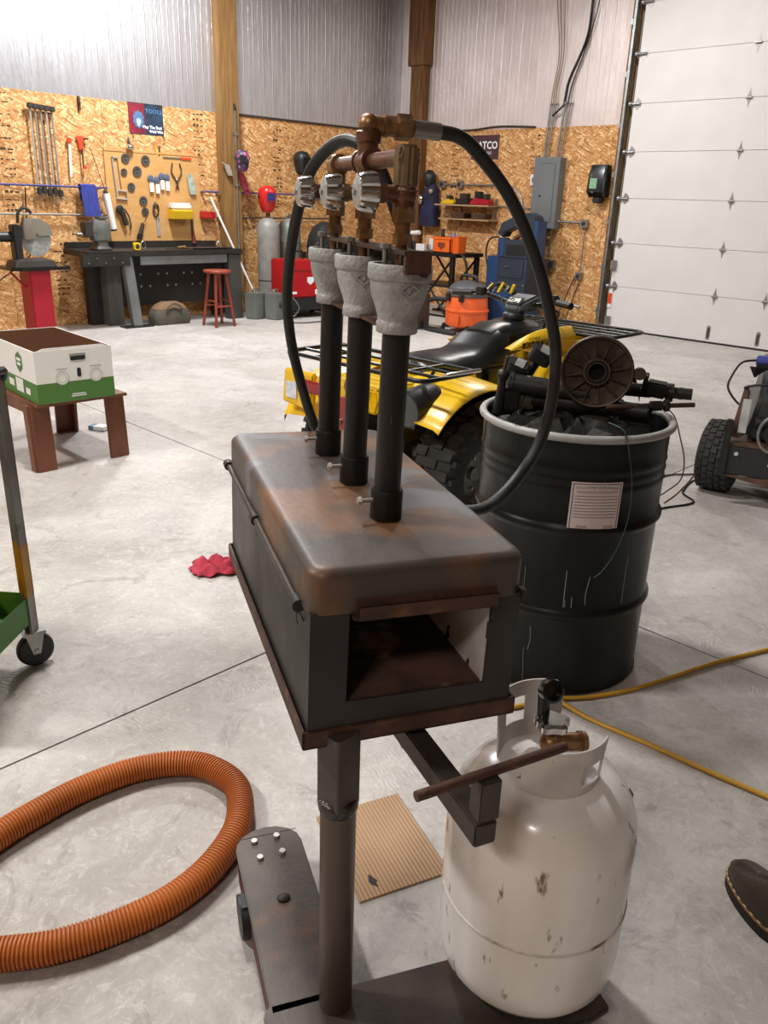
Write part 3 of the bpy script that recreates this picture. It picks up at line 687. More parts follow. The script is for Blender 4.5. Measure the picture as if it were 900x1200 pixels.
# ================================================================== DRUM
DC = O2N(.605, 2.53, 0)
dm = thing('steel_drum', 'dented black open-top steel drum with a white waste label and pale rim', 'drum', DC)
DRUM = mat('drum_black', '#0b0c0c', .24, 0, c2='#141515', scale=3, amt=.8, rvar=.15, spec=.3, c3='#5a5c58', scale3=13, lo3=.70, hi3=.73, stretch=(1, 1, .28), bump=.12, bscale=5)
DH, DR = .865, .292
prof = [(DR-.01, .0), (DR, .006), (DR+.004, .014), (DR, .02)]
def bead(z): return [(DR, z-.022), (DR+.004, z-.014), (DR+.012, z-.004), (DR+.012, z+.004), (DR+.004, z+.014), (DR, z+.022)]
prof += bead(.29)+bead(.575)
for z in (.70, .73, .76): prof += [(DR, z-.008), (DR+.003, z), (DR, z+.008)]
prof += [(DR, .80), (DR, DH-.01), (DR-.004, DH-.01), (DR-.004, .02), (.0001, .02)]
G().lathe(prof, 72).build('drum_shell', DRUM, dm, smooth=50)
RIMW = mat('rim_grey', '#a5a5a3', .4, c2='#83837f', scale=8, amt=.7, c3='#55524d', scale3=20, lo3=.62, hi3=.7)
g = G(); n = 72
g.tube([((DR+.004)*math.cos(2*PI*k/n), (DR+.004)*math.sin(2*PI*k/n), DH-.004) for k in range(n)], .0125, 10, closed=True); g.build('rim', RIMW, dm, smooth=60)
# label (curved on the shell)
la = math.atan2(0-DC[1], 0-DC[0])+math.radians(17)
PAPER = mat('label_paper', '#d3c6c2', .6); LINE = mat('label_ink', '#4b4550', .7); PINK = mat('label_band', '#b5a19a', .7)
LW, LH, LZ = .152, .155, .578
def on(a, z, r): return ((r)*math.cos(a), r*math.sin(a), z)
def patch(x0, x1, zz0, zz1, r, n=8):
    return [[on(la+(x0+(x1-x0)*i/n)/DR, z, r) for i in range(n+1)] for z in (zz0, zz1)]
RL = DR+.0045
lab = G().sheet(patch(-LW/2, LW/2, LZ, LZ+LH, RL, 10), (.0006*math.cos(la), .0006*math.sin(la), 0)).build('label', PAPER, dm)
dd = (.0004*math.cos(la), .0004*math.sin(la), 0)
def lp(x0, x1, z0_, z1_, m, nm):
    G().sheet(patch(x0, x1, LZ+z0_, LZ+z1_, RL+.001, 8), dd).build(nm, m, lab)
for a, b, c, d in ((-.071, .071, .004, .006), (-.071, .071, .149, .151), (-.071, -.069, .004, .151), (.069, .071, .004, .151)): lp(a, b, c, d, LINE, 'border_line')
lp(-.06, .06, .122, .129, PINK, 'band')
for k in range(8): lp(-.064, .064, .045+k*.0095, .0462+k*.0095, LINE, 'form_line')
lp(-.05, -.02, .012, .02, PINK, 'band'); lp(.03, .06, .012, .02, PINK, 'band')
def ltext(body, size, x, z, m):
    o = text(body, size, m, lab, on(la+x/DR, LZ+z, RL+.0018), (PI/2, 0, la+PI/2), th=.0002); return o
ltext('NON-CLASSIFIED WASTE MATERIAL', .0082, 0, .1395, LINE)
# paint runs
RUN = mat('paint_runs', '#6d706c', .5)
rr = random.Random(11)
for k in range(8):
    a = la+rr.uniform(-.75, .5); z = rr.uniform(.15, .5); L_ = rr.uniform(.08, .25); w = rr.uniform(.001, .0022)
    pts = [on(a+.012*math.sin(t*.5+k), z-L_*t/8, DR+.0005) for t in range(9)]
    if any(abs(z-L_*t/8-.29) < .025 for t in range(9)) and z > .29: pts = [on(a, z, DR+.0005), on(a+.005, max(z-L_, .32), DR+.0005)]
    G().tube(pts, w, 4).build('paint_run', RUN, dm)
# floor of scrap inside so the load has something to sit on
cd = thing('scrap_bed', 'dark heap of tangled scrap metal filling the drum', 'scrap', (DC[0], DC[1], .02))
g = G(); rings = []
for r, z in ((.275, .0), (.275, .76), (.25, .79), (.2, .81), (.1, .825), (.02, .83)):
    rings.append([(r*math.cos(2*PI*k/28), r*math.sin(2*PI*k/28), z+(.025*math.sin(k*2.1+r*20) if z > .7 else 0)) for k in range(28)])
g.loft(rings).build('scrap_core', mat('scrap_dark', '#1d1b19', .6, .3, c2='#332c26', scale=20, amt=.8, bump=.5, bscale=30), cd)
# ---- parts in the drum (survey-frame placement helpers)
GREASE = mat('greasy_black', '#1f1d1c', .45, .2, c2='#302b28', scale=25, amt=.7)
HUBM = mat('cast_hub', '#4c3c30', .45, .4, c2='#362a21', scale=18, amt=.7, bump=.15, bscale=60)
camdir = Vector((-.70, .714, 0)).normalized()
# ribbed round cover facing the camera
hc = Vector((-1.272, 2.247, 1.006)); 
qd = (Vector((0, 0, 1.48))-hc); qd.z *= .55; qd.normalize()
Mh = T(*hc) @ qd.to_track_quat('Z', 'Y').to_matrix().to_4x4()
hb = thing('ribbed_cover', 'round ribbed cast cover with an open hub propped on the drum', 'car part'); hb.matrix_world = Mh
RR = .112
G().lathe([(.03, -.06), (.07, -.06), (RR-.008, -.04), (RR, -.03), (RR, .0), (RR-.004, .004), (RR-.009, .002), (RR-.011, -.014), (.045, -.02), (.043, .0), (.041, .004), (.035, .004), (.033, -.005), (.03, -.007), (.028, -.055)], 48, cap=False).build('cover_plate', HUBM, hb, smooth=30)
ribm = G().add([(.043, -.002, -.02), (.043, .002, -.02), (.042, .0016, -.001), (.042, -.0016, -.001), (RR-.01, -.002, -.016), (RR-.01, .002, -.016), (RR-.008, .0016, -.004), (RR-.008, -.0016, -.004)], [(0,1,2,3),(4,7,6,5),(0,4,5,1),(1,5,6,2),(2,6,7,3),(3,7,4,0)]).mesh('rib'); ribm.materials.append(HUBM)
for k in range(12): link('rib', ribm, hb, (0, 0, 0), (0, 0, 2*PI*k/12+.2))
G().lathe([(.027, -.05), (.034, -.002), (.031, .006), (.026, .006), (.022, -.01)], 32, cap=False).build('hub_ring', GREASE, hb)
G().lathe([(.0, -.03), (.027, -.03)], 24, cap=False).build('hub_bore', mat('bore', '#0c0b0a', .8), hb)
lug = G().cyl((RR+.016, .004, -.045), (RR+.016, .004, .0), .019, n=16).bx((RR-.01, -.008, -.035), (RR+.016, .014, -.012)).build('mount_lug', HUBM, hb)
def part_cyl(name, label, cat, a, b, r, mat_, extras=(), n=16):
    a, b = Vector(a), Vector(b); t = thing(name, label, cat); d = (b-a)
    t.matrix_world = T(*a) @ d.normalized().to_track_quat('Z', 'Y').to_matrix().to_4x4(); L_ = d.length
    G().lathe([(r*.7, 0), (r, .008), (r, L_*.55), (r*.85, L_*.57), (r*.85, L_)], n).build('tube', mat_, t)
    for (z0_, z1_, rr_, m_) in extras: G().cyl((0, 0, z0_*L_), (0, 0, z1_*L_), rr_, n=n).build('collar', m_, t)
    return t
# survey (pixel-measured) positions at the rim height, in room coordinates
part_cyl('strut', 'long black strut lying across the drum under the round cover', 'car part', (-1.53, 2.17, .893), (-1.13, 2.335, .893), .03, GREASE, ((-.05, .0, .018, RUSTY), (.96, 1.0, .02, GREASE)))
part_cyl('strut', 'thick black tube resting on the left of the drum load', 'car part', (-1.515, 2.13, .945), (-1.30, 2.27, .925), .033, GREASE, ((.0, .05, .038, BLKPL),))
s3 = part_cyl('tie_rod', 'thin steel rod with a nut poking out of the drum on the right', 'car part', (-1.22, 2.24, .906), (-1.04, 2.46, .915), .009, RUSTY, ((.5, .62, .016, GREASE), (.66, .7, .019, GREASE)))
s4 = part_cyl('shock_absorber', 'black shock absorber with a threaded end beyond the round cover', 'car part', (-1.32, 2.37, .935), (-1.07, 2.5, .937), .022, GREASE, ((.72, .80, .03, GREASE), (.86, .9, .02, GREASE)))
part_cyl('tie_rod', 'brown rod lying between the struts in the drum', 'car part', (-1.5, 2.38, .90), (-1.2, 2.44, .925), .012, RUSTY, ((.1, .2, .02, GREASE),))
# bracket lumps
def lump(name, label, loc, dims, rot, m, holes=0):
    t = thing(name, label, 'car part', loc, rot)
    x, y, z = dims
    G().bx((-x/2, -y/2, 0), (x/2, y/2, z)).build('bracket_body', m, t, bevel=min(dims)*.18)
    G().bx((-x/2-.01, -y/2, 0), (-x/2+.004, y/2, z*1.35)).build('ear', m, t, bevel=.003)
    for k in range(holes): G().cyl((-x/2-.012, 0, z*(.3+.35*k)), (-x/2-.002, 0, z*(.3+.35*k)), .008, n=10).build('bolt', ZINC, t)
    return t
PADM = mat('pedal_pad', '#242424', .5, c2='#343434', scale=30, amt=.5)
def pad(label, loc, rot):
    t = thing('pedal_pad', label, 'car part', loc, rot, 'pads standing in the drum')
    G().prism(rrect(.075, .05, .014), 0, .05).build('pad_block', PADM, t, bevel=.006)
    G().bx((-.012, -.02, .05), (.018, .02, .0535)).build('face_plate', GALV, t)
    G().cyl((0, 0, -.12), (0, 0, 0), .014, n=12).build('pad_stem', GREASE, t)
pad('left of two dark pads with bright faces standing up in the drum', (-1.535, 2.185, .965), (.5, .35, .5)); pad('right of two dark pads with bright faces standing up in the drum', (-1.485, 2.235, 1.01), (.45, .45, .6))
lump('bracket', 'black stamped bracket on the left of the drum opening', (-1.50, 2.12, .86), (.06, .05, .075), (0, 0, .8), GREASE, 2)
lump('bracket', 'pale alloy bracket tucked beside the black one in the drum', (-1.475, 2.175, .865), (.05, .035, .06), (.1, .2, .9), mat('alloy', '#8d8677', .4, .6, c2='#5a5348', scale=20, amt=.7), 1)
lump('bracket', 'dark clamp behind the round cover on the far side of the drum', (-1.16, 2.43, .925), (.07, .04, .05), (.2, .1, .4), GREASE, 1)
lump('bracket', 'dark box-shaped bracket under the tie rods on the right of the drum', (-1.19, 2.38, .845), (.1, .05, .045), (0, .1, .75), GREASE, 0)
lump('bracket', 'black lump at the far left of the drum mouth', (-1.54, 2.26, .86), (.08, .07, .08), (.1, 0, .3), BLKPL, 0)
t = thing('control_arm', 'upright black arm with a ball stud on the left of the drum load', 'car part', (-1.525, 2.09, .85), .8)
G().cyl((0, 0, 0), (.01, .0, .12), .016, .012).build('arm', GREASE, t); G().ball((.01, 0, .125), .02).build('ball_joint', GREASE, t); G().cyl((.01, 0, .13), (.02, .0, .185), .006).build('stud', RUSTY, t)
t = thing('boot_bellows', 'black rubber bellows left of the round cover in the drum', 'car part', (-1.40, 2.30, .95), (.3, .6, .4))
G().lathe([(.02, -.06), (.03, -.05), (.025, -.04), (.036, -.03), (.03, -.02), (.042, -.005), (.034, .01), (.046, .025), (.04, .045), (.02, .05)], 20).build('bellows', RUBBER, t)
# wires on and around the drum
GRW = mat('wire_green', '#2c4a44', .5); RDW = mat('wire_red', '#7c2222', .5); BKW = mat('wire_black', '#171717', .5)
def wire(name, label, pts, r, m): tag(G().tube(spline(pts, 8), r, 6).build(name, m, smooth=60), label, 'wire')
def rimp(px, z, rr_=0): return on(px, z, DR+.02+rr_)
wp = [on(la+.10, .9, DR-.05), on(la+.19, .888, DR+.004), on(la+.26, .83, DR+.01), on(la+.33, .72, DR+.02), on(la+.34, .62, DR+.02), on(la+.27, .53, DR+.02), on(la+.15, .46, DR+.02), on(la+.07, .43, DR+.012)]
wire('thin_wire', 'thin green wire hanging down the front of the drum', [tuple(Vector(p)+Vector((DC[0], DC[1], 0))) for p in wp], .0018, GRW)
wire('thin_wire', 'red wire hanging from the drum rim and trailing onto the floor', [(DC[0]+.19, DC[1]+.19, .90), (DC[0]+.222, DC[1]+.222, .868), (-1.078, 2.482, .80), (-1.058, 2.5, .72), (-1.062, 2.505, .65), (-1.10, 2.49, .60), (-1.14, 2.50, .55), (-1.17, 2.53, .4)], .0022, RDW)
wire('floor_cable', 'black cable lying in a zigzag between drum and mower', [(-1.5, 4.75, .05), (-1.814, 4.6, .006), (-1.784, 4.268, .006), (-1.662, 4.136, .006), (-1.733, 3.913, .006), (-1.8, 3.6, .006), (-1.9, 3.3, .006)], .006, BKW)
wire('floor_cable', 'straight black cable running from the mower tyre behind the drum', [(-1.6, 4.85, .02), (-1.814, 4.729, .006), (-1.9, 4.6, .006), (-1.978, 4.483, .006), (-2.1, 4.1, .006), (-2.2, 3.7, .006)], .005, BKW)
wire('floor_cable', 'short red cable end on the floor behind the drum', [(-1.768, 4.011, .004), (-1.79, 4.2, .004), (-1.84, 4.45, .004), (-1.9, 4.7, .004)], .003, RDW)

# ================================================================== QUAD BIKE  (heading +y, local x to its right)
qb = thing('quad_bike', 'yellow and black quad bike parked behind the drum and forge', 'quad bike', (-2.72, 2.95, 0))
YEL = mat('yellow_plastic', '#e8bd16', .3, c2='#dcae10', scale=6, amt=.6, coat=.3); SEATM = mat('seat_vinyl', '#1b1b1c', .32, bump=.05, bscale=200)
RACK = mat('rack_black', '#1c1c1c', .35, .3); ENG = mat('engine_grime', '#2c2621', .7, .2, c2='#4a3b2c', scale=12, amt=.8)
RIMS = mat('wheel_grey', '#8a8a88', .45, .5, c2='#4a4a4a', scale=10, amt=.6)
def wheel(name, x, y, r, w, side):
    g = G(); M = T(x, y, r) @ RY
    g.lathe([(r*.5, -w*.45), (r*.6, -w*.5), (r*.8, -w*.5), (r*.93, -w*.42), (r*.96, -w*.3), (r*.96, w*.3), (r*.93, w*.42), (r*.8, w*.5), (r*.6, w*.5), (r*.5, w*.45)], 40, M, cap=False)
    k_ = 18
    for k in range(k_):
        for s in (-1, 0, 1):
            a = 2*PI*(k+(s == 0)*.5)/k_
            g.box((r*.965, 0, s*w*.3), (r*.07, r*.16, w*.26), M @ Matrix.Rotation(a, 4, 'Z'))
        for s in (-1, 1): g.box((r*.86, 0, s*w*.48), (r*.14, r*.1, w*.1), M @ Matrix.Rotation(2*PI*(k+.25)/k_, 4, 'Z'))
    t = g.build(name, TIRE, qb)
    s = side
    G().lathe([(r*.52, -w*.46), (r*.56, -w*.44), (r*.5, -w*.3), (r*.48, w*.1*s), (r*.5, w*.3), (r*.56, w*.44), (r*.52, w*.46), (r*.47, w*.38), (r*.44, w*.2*s), (r*.12, w*.2*s), (r*.12, w*.28*s), (.001, w*.28*s)], 36, M, cap=False).build('rim', RIMS, t)
    for k in range(4):
        a = 2*PI*k/4; G().cyl((x+w*.21*s, y+r*.28*math.cos(a), r+r*.28*math.sin(a)), (x+w*.25*s, y+r*.28*math.cos(a), r+r*.28*math.sin(a)), .009, n=6).build('lug_nut', ZINC, t)
for s in (-1, 1):
    wheel('rear_wheel', s*.40, 0, .27, .25, s); wheel('front_wheel', s*.40, 1.13, .285, .2, s)
# rear fender: deck and two flares
def flare(s, yc, r, z0_, xin, xout, a0, a1, name):
    rows = []
    for i in range(15):
        a = a0+(a1-a0)*i/14; y = yc+r*1.18*math.cos(a); z = z0_+r*math.sin(a)
        rows.append([(s*xin, y, z+.02), (s*(xin+xout)/2, y, z+.015), (s*(xout-.03), y, z), (s*xout, y, z-.015), (s*xout, y, z-.045)])
    return G().sheet(rows, (0, 0, .006)).build(name, YEL, qb, smooth=60)
flare(1, .02, .36, .33, .14, .50, PI*.80, .08*PI, 'rear_fender'); flare(-1, .02, .36, .33, .14, .50, PI*.9, .05*PI, 'rear_fender')
rear = G().loft([[(x, y, z) for x, z in ((-.2, .57), (.2, .57), (.22, .64), (.2, .685), (-.2, .685), (-.22, .64))] for y in (-.42, -.1, .3)])
rear.build('rear_deck', YEL, qb, bevel=.01)
G().loft([[(x, y, z) for x, z in ((-.46, .52), (-.24, .5), (-.22, .69), (-.44, .69))] for y in (-.43, -.395)]).build('rear_panel', YEL, qb, bevel=.008)
G().bx((-.42, -.437, .55), (-.34, -.433, .63)).build('sticker', mat('sticker_blue', '#b9c4d4', .5, c2='#e6e6e6', scale=30, amt=.9), qb)
REDL = mat('red_paint', '#9c1c1f', .3, c2='#7c1416', scale=8, amt=.6, coat=.3)
G().bx((-.3, -.45, .6), (-.06, -.425, .66)).build('tail_light', REDL, qb, bevel=.008)
hit_ = G().prism([(-.06, .62), (.14, .66), (.15, .56), (.09, .40), (.06, .40), (.05, .52), (-.04, .55)], -.03, .03, T(0, -.5, 0) @ RX).build('hitch_bracket', REDL, qb, bevel=.006)
for x, z in ((.03, .6), (.09, .54), (.1, .47)): G().cyl((x, -.53, z), (x, -.545, z), .012, n=8).build('hitch_bolt', ZINC, hit_)
G().tube(spline([(.09, -.46, .66), (.1, -.50, .70), (.12, -.5, .73), (.15, -.46, .72)], 5), .018, 8).build('tan_strap', mat('tan_leather', '#8c6a3a', .6), qb)
# muffler
mf = G().lathe([(.06, 0), (.082, .006), (.085, .03), (.085, .17), (.07, .2), (.035, .22)], 28, T(.30, -.33, .60) @ Matrix.Rotation(R(-82), 4, 'X')).build('muffler', BLKPL, qb)
G().lathe([(.0005, -.004), (.06, -.003), (.077, .002), (.077, .008)], 28, T(.30, -.33, .60) @ Matrix.Rotation(R(-82), 4, 'X')).build('muffler_face', mat('muffler_grey', '#4c4d4d', .4), mf)
# racks
def rack(y0_, y1_, w, z, nb, name):
    g = G(); r = .011
    per = [(-w, y0_, z), (w, y0_, z), (w, y1_, z), (-w, y1_, z)]
    pts = []
    for k in range(4):
        a, b, c = Vector(per[k-1]), Vector(per[k]), Vector(per[(k+1) % 4])
        d1 = (a-b).normalized()*.06; d2 = (c-b).normalized()*.06
        for t_ in (0, .33, .66, 1): pts.append(tuple((b+d1)*(1-t_)**2+b*2*t_*(1-t_)+(b+d2)*t_*t_))
    g.tube(pts, r, 8, closed=True)
    o = g.build(name, RACK, qb, smooth=60)
    for k in range(nb):
        y = y0_+(y1_-y0_)*(k+1)/(nb+1); G().cyl((-w, y, z), (w, y, z), .008, n=8).build('rack_bar', RACK, o)
    for x in (-w*.55, w*.55):
        G().cyl((x, y0_, z), (x, y1_, z), .008, n=8).build('rack_bar', RACK, o)
        G().tube([(x, y0_+.05, z), (x*.9, y0_+.14, z-.12)], .009, 8).build('rack_stay', RACK, o); G().tube([(x, y1_-.05, z), (x*.9, y1_-.12, z-.12)], .009, 8).build('rack_stay', RACK, o)
    return o
rk = rack(-.40, -.02, .46, .765, 2, 'rear_rack'); G().cyl((.47, -.26, .78), (.47, -.02, .775), .010, n=8).build('bright_tie', CHROME, rk)
G().tube([(-.46, -.38, .765), (-.33, -.41, .58)], .011, 8).build('rack_stay', RACK, rk)
rack(1.2, 1.62, .42, .80, 3, 'front_rack')
# seat: lofted along y
def srow(y, w, zt_, zb_, cr=.03): return [(-w, y, zb_), (-w*1.02, y, (zt_+zb_)/2), (-w*.9, y, zt_-cr), (-w*.6, y, zt_-.006), (0, y, zt_), (w*.6, y, zt_-.006), (w*.9, y, zt_-cr), (w*1.02, y, (zt_+zb_)/2), (w, y, zb_)]
G().loft([srow(-.02, .10, .74, .69), srow(.03, .16, .765, .68), srow(.2, .18, .765, .66), srow(.38, .17, .765, .62), srow(.47, .165, .79, .58), srow(.53, .16, .835, .56), srow(.6, .15, .86, .56), srow(.66, .14, .865, .58)]).build('seat', SEATM, qb, smooth=60)
G().loft([srow(.55, .12, .855, .7), srow(.66, .13, .885, .72), srow(.85, .12, .885, .74), srow(1.0, .10, .87, .74), srow(1.08, .07, .83, .74)]).build('tank_top', SEATM, qb, smooth=60)
cap = G().lathe([(.055, 0), (.062, .01), (.062, .035), (.05, .045), (.02, .05), (.0005, .05)], 24, T(0, .86, .88)).build('fuel_cap', BLKPL, qb, smooth=50)
def tpan(t_):   # top and bottom edge of the side panel along its length
    top = .775+.075*math.sin(min(1, t_*1.6)*PI/2)-.02*max(0, t_-.7); bot = .765-.02*t_-.11*max(0, t_-.15)
    return top, bot
for s in (-1, 1):
    rows = []
    for i in range(15):
        t_ = i/14; y = .56+.62*t_; top, bot = tpan(t_)
        rows.append([(s*(.205+.012*math.sin(PI*q)-.05*max(0, q-.75)*4*.6), y, bot+(top-bot)*q) for q in (0, .25, .5, .75, .9, 1)])
    G().sheet(rows, (s*.005, 0, 0)).build('tank_panel', YEL, qb, smooth=70)
BLKT = mat('decal_black', '#171412', .4)
dc = G().bx((.2235, .65, .768), (.2255, .93, .800)).build('decal_bar', BLKT, qb)
text('RECON', .052, mat('decal_gold', '#a8861c', .4), dc, (.2272, .79, .784), (PI/2, 0, PI/2), bold=.001, sx=1.35)
text('HONDA', .022, BLKT, dc, (.2215, .76, .815), (PI/2, 0, PI/2), sx=1.3)
text('ES', .045, BLKT, dc, (.2225, .93, .742), (PI/2, 0, PI/2), bold=.002, sx=1.2)
# lower bodywork, engine, frame
G().loft([[(x, y, z) for x, z in ((-.15, .3), (.15, .3), (.17, .62), (-.17, .62))] for y in (.22, .8)]).build('engine_block', ENG, qb, bevel=.02)
G().loft([[(x, y, z) for x, z in ((-.2, .42), (.2, .42), (.19, .7), (-.19, .7))] for y in (.40, .62)]).build('side_cover', BLKGL, qb, bevel=.02)
G().cyl((.12, .5, .4), (.22, .5, .4), .11, .1, n=24).build('crankcase_cover', ENG, qb)
G().bx((.16, .32, .49), (.24, .48, .60)).build('side_box', mat('dirty_yellow', '#a37a2a', .6, c2='#6b4f22', scale=9, amt=.8), qb, bevel=.015)
G().cyl((-.3, 0, .27), (.3, 0, .27), .035, n=12).bx((-.09, -.1, .2), (.09, .12, .36)).build('rear_axle', ENG, qb)
G().cyl((-.3, 1.13, .285), (.3, 1.13, .285), .03, n=12).bx((-.08, .95, .3), (.08, 1.2, .55)).build('front_axle', ENG, qb)
for s in (-1, 1):
    G().tube(spline([(s*.16, -.1, .34), (s*.2, .2, .28), (s*.2, .85, .28), (s*.14, 1.2, .4)], 5), .018, 8).build('frame_rail', RACK, qb)
    G().bx((s*.2, .28, .27), (s*.42, .78, .29)).build('footwell', BLKPL, qb, bevel=.006)
    flare(s, 1.13, .34, .34, .14, .5, PI*.98, .1*PI, 'front_fender')
G().tube([(.15, -.12, .66), (.17, .1, .32)], .025, 10).build('shock_absorber', ENG, qb)
G().loft([[(x, y, z) for x, z in ((-.16, .6), (.16, .6), (.18, .78), (-.18, .78))] for y in (1.1, 1.5)]).build('front_cowl', YEL, qb, bevel=.03)
# handlebars
hbz = 1.0
hb_ = G().tube(spline([(-.4, .80, hbz), (-.25, .86, hbz+.01), (-.1, .93, hbz-.03), (.1, .93, hbz-.03), (.25, .86, hbz+.01), (.4, .80, hbz)], 6), .011, 10).build('handlebar', RACK, qb, smooth=60)
for s in (-1, 1):
    G().cyl((s*.29, .84, hbz+.004), (s*.40, .80, hbz), .018, n=14).build('grip', RUBBER, hb_); G().tube(spline([(s*.24, .9, hbz), (s*.3, .92, hbz-.005), (s*.4, .885, hbz-.01)], 4), .006, 6).build('brake_lever', ZINC, hb_)
    G().box((s*.245, .865, hbz+.015), (.06, .05, .045)).build('switch_box', BLKPL, hb_, bevel=.008)
PODM = mat('pod_grey', '#5d6063', .4)
pd = G().loft([[(x, y, z) for x, z in ((-a, .93), (a, .93), (a*.9, zt_), (-a*.9, zt_))] for y, a, zt_ in ((.83, .05, .965), (.88, .075, .99), (.97, .085, 1.015), (1.05, .06, 1.0))]).build('instrument_pod', PODM, qb, bevel=.012)
G().box((0, .858, .986), (.1, .055, .004), None, (.62, 0, 0)).build('dial_face', BLKPL, pd); G().box((0, .856, .9885), (.078, .036, .003), None, (.62, 0, 0)).build('dial', mat('dial_white', '#d6d6cf', .5, c2='#3a3a3a', scale=60, amt=1, lo=.5, hi=.56), pd)
for s in (-.12, .1, .16): G().tube(spline([(s, .9, .98), (s*1.3, .99, .93), (s*.8, 1.06, .85), (s*.5, 1.05, .75)], 6), .006, 6).build('control_cable', BLKPL, hb_)
G().cyl((0, .95, .72), (0, .93, .98), .02, n=10).build('steering_stem', RACK, hb_)
# ================================================================== TABLE WITH CARTON
RWOOD = mat('red_wood', '#7a4a33', .55, c2='#633824', scale=4, amt=.7, stretch=(3, 3, .6))
tb = thing('low_bench', 'low red-brown wooden bench carrying the white and green carton', 'bench', (-4.72, 1.99, 0))
G().bx((-.40, -.255, .375), (.42, .275, .392)).build('bench_top', RWOOD, tb, bevel=.003)
G().bx((-.37, -.25, .315), (.33, -.23, .375)).build('apron', RWOOD, tb); G().bx((-.37, .24, .315), (.33, .26, .375)).build('apron', RWOOD, tb)
for sx, sy in ((1, -1), (1, 1), (-1, -1), (-1, 1)):
    x = .34*sx; y = .22*sy+.005
    g = G().loft([[(x-.012*sx+sx*k*.02, y-.055, z), (x+.012*sx+sx*k*.02, y-.055, z), (x+.012*sx+sx*k*.02, y+.055, z), (x-.012*sx+sx*k*.02, y+.055, z)] for z, k in ((0, 1), (.375, 0))])
    g.loft([[(x-.06*sx+sx*k*.02, y-.055*(-sy) -.01, z), (x+sx*k*.02, y-.055*(-sy)-.01, z), (x+sx*k*.02, y-.055*(-sy)+.01, z), (x-.06*sx+sx*k*.02, y-.055*(-sy)+.01, z)] for z, k in ((0, 1), (.375, 0))])
    g.build('leg', RWOOD, tb, bevel=.002)
ct = thing('carton', 'open white and green fruit carton standing on the low red bench', 'box', (-4.69, 1.985, .393), math.radians(-3))
CW = mat('carton_white', '#e6e4e0', .6); CG = mat('carton_green', '#4c7a36', .6); CBR = mat('carton_brown', '#6b442c', .8); CD = mat('carton_print', '#8d8d8a', .7); CBK = mat('carton_hole', '#1c1c1c', .8)
wx, wy, ch = .40, .215, .285; gh = .11; th = .005
def wall4(z0_, z1_, m, nm, e=0):
    for nm2, a, b in (('end', (wx-th, -wy-e, z0_), (wx+e, wy+e, z1_)), ('end', (-wx-e, -wy-e, z0_), (-wx+th, wy+e, z1_)), ('side', (-wx+th, -wy-e, z0_), (wx-th, -wy+th, z1_)), ('side', (-wx+th, wy-th, z0_), (wx-th, wy+e, z1_))):
        G().bx(a, b).build(nm+'_'+nm2, m, ct)
wall4(0, ch, CW, 'panel'); wall4(.001, gh, CG, 'band', .0012)
G().bx((-wx+th, -wy+th, 0), (wx-th, wy-th, .006)).build('carton_floor', CBR, ct)
for a, b in (((-wx+th, -wy+th, .006), (-wx+th+.002, wy-th, ch-.002)), ((wx-th-.002, -wy+th, .006), (wx-th, wy-th, ch-.002)), ((-wx+th, -wy+th, .006), (wx-th, -wy+th+.002, ch-.002)), ((-wx+th, wy-th-.002, .006), (wx-th, wy-th, ch-.002))): G().bx(a, b).build('brown_lining', CBR, ct)
G().prism(rrect(.36, .0, .0) if False else [(-wy+.02, 0), (wy-.02, 0), (wy-.05, .012), (-wy+.05, .012)], -.002, .002, T(wx-.004, 0, ch) @ Matrix.Rotation(PI/2, 4, 'Z') @ RX).build('top_flap', CW, ct)
fx = wx+.0016
Mf = T(fx, 0, 0) @ Matrix.Rotation(PI/2, 4, 'Z') @ RX    # local x -> +y, local y -> up, z -> out (+x)
G().prism(rrect(.085, .026, .01), 0, .0012, Mf @ T(.02, .235, 0)).build('hand_hole', CBK, ct)
G().prism(rrect(.09, .012, .005), .0002, .0014, Mf @ T(.02, .252, 0)).build('hand_flap', CD, ct)
G().prism(rrect(.022, .05, .01), 0, .0012, Mf @ T(.02, .155, 0)).build('side_hole', CBK, ct)
for cx in (-.075, .115):
    g = G(); n = 24
    for q0, q1 in ((.036, .033), (.024, .022)):
        vs = [(cx+q*math.cos(2*PI*k/n), .13+q*math.sin(2*PI*k/n), .0008) for q in (q0, q1) for k in range(n)]
        g.add(vs, [(k, (k+1) % n, n+(k+1) % n, n+k) for k in range(n)], Mf)
    g.build('round_mark', CD, ct, smooth=0)
    G().prism([(cx+.037*math.cos(2*PI*k/20), .13+.037*math.sin(2*PI*k/20)) for k in range(20)], 0, .0006, Mf).build('mark_disc', CW, ct)
    G().bx((cx-.03, .180, .0001), (cx+.03, .1835, .0006), Mf).build('print_line', CD, ct)
G().bx((-.03, .035, .0004), (.045, .041, .001), Mf).bx((-.035, .024, .0004), (.05, .03, .001), Mf).build('print_line', CW, ct)
# long side facing -y (left in view): leaf badge and block logos
sy_ = -wy-.0016
Ms = T(0, sy_, 0) @ RX     # local x -> +x, y -> up, z -> -y
Ms2 = Ms
G().prism([(.0, .055), (.045, .03), (.045, -.03), (.0, -.06), (-.045, -.03), (-.045, .03)], 0, .0008, Ms @ T(.17, .2, 0)).build('badge', CG, ct)
bd = G().bx((.14, .205, .0008), (.2, .222, .0012), Ms).bx((.145, .18, .0008), (.195, .196, .0012), Ms).build('badge_text_block', CW, ct)
for x0_, x1_, z0_, z1_ in ((-.02, .06, .045, .085), (.09, .2, .03, .105), (.235, .3, .035, .07)):
    G().bx((x0_, z0_, .0012), (x1_, z1_, .0016), Ms).build('logo_block', CW, ct)
for s_, x, z, sz in (('FRUIT', .145, .085, .03), ('EXPRESS', .145, .055, .022)):
    pass
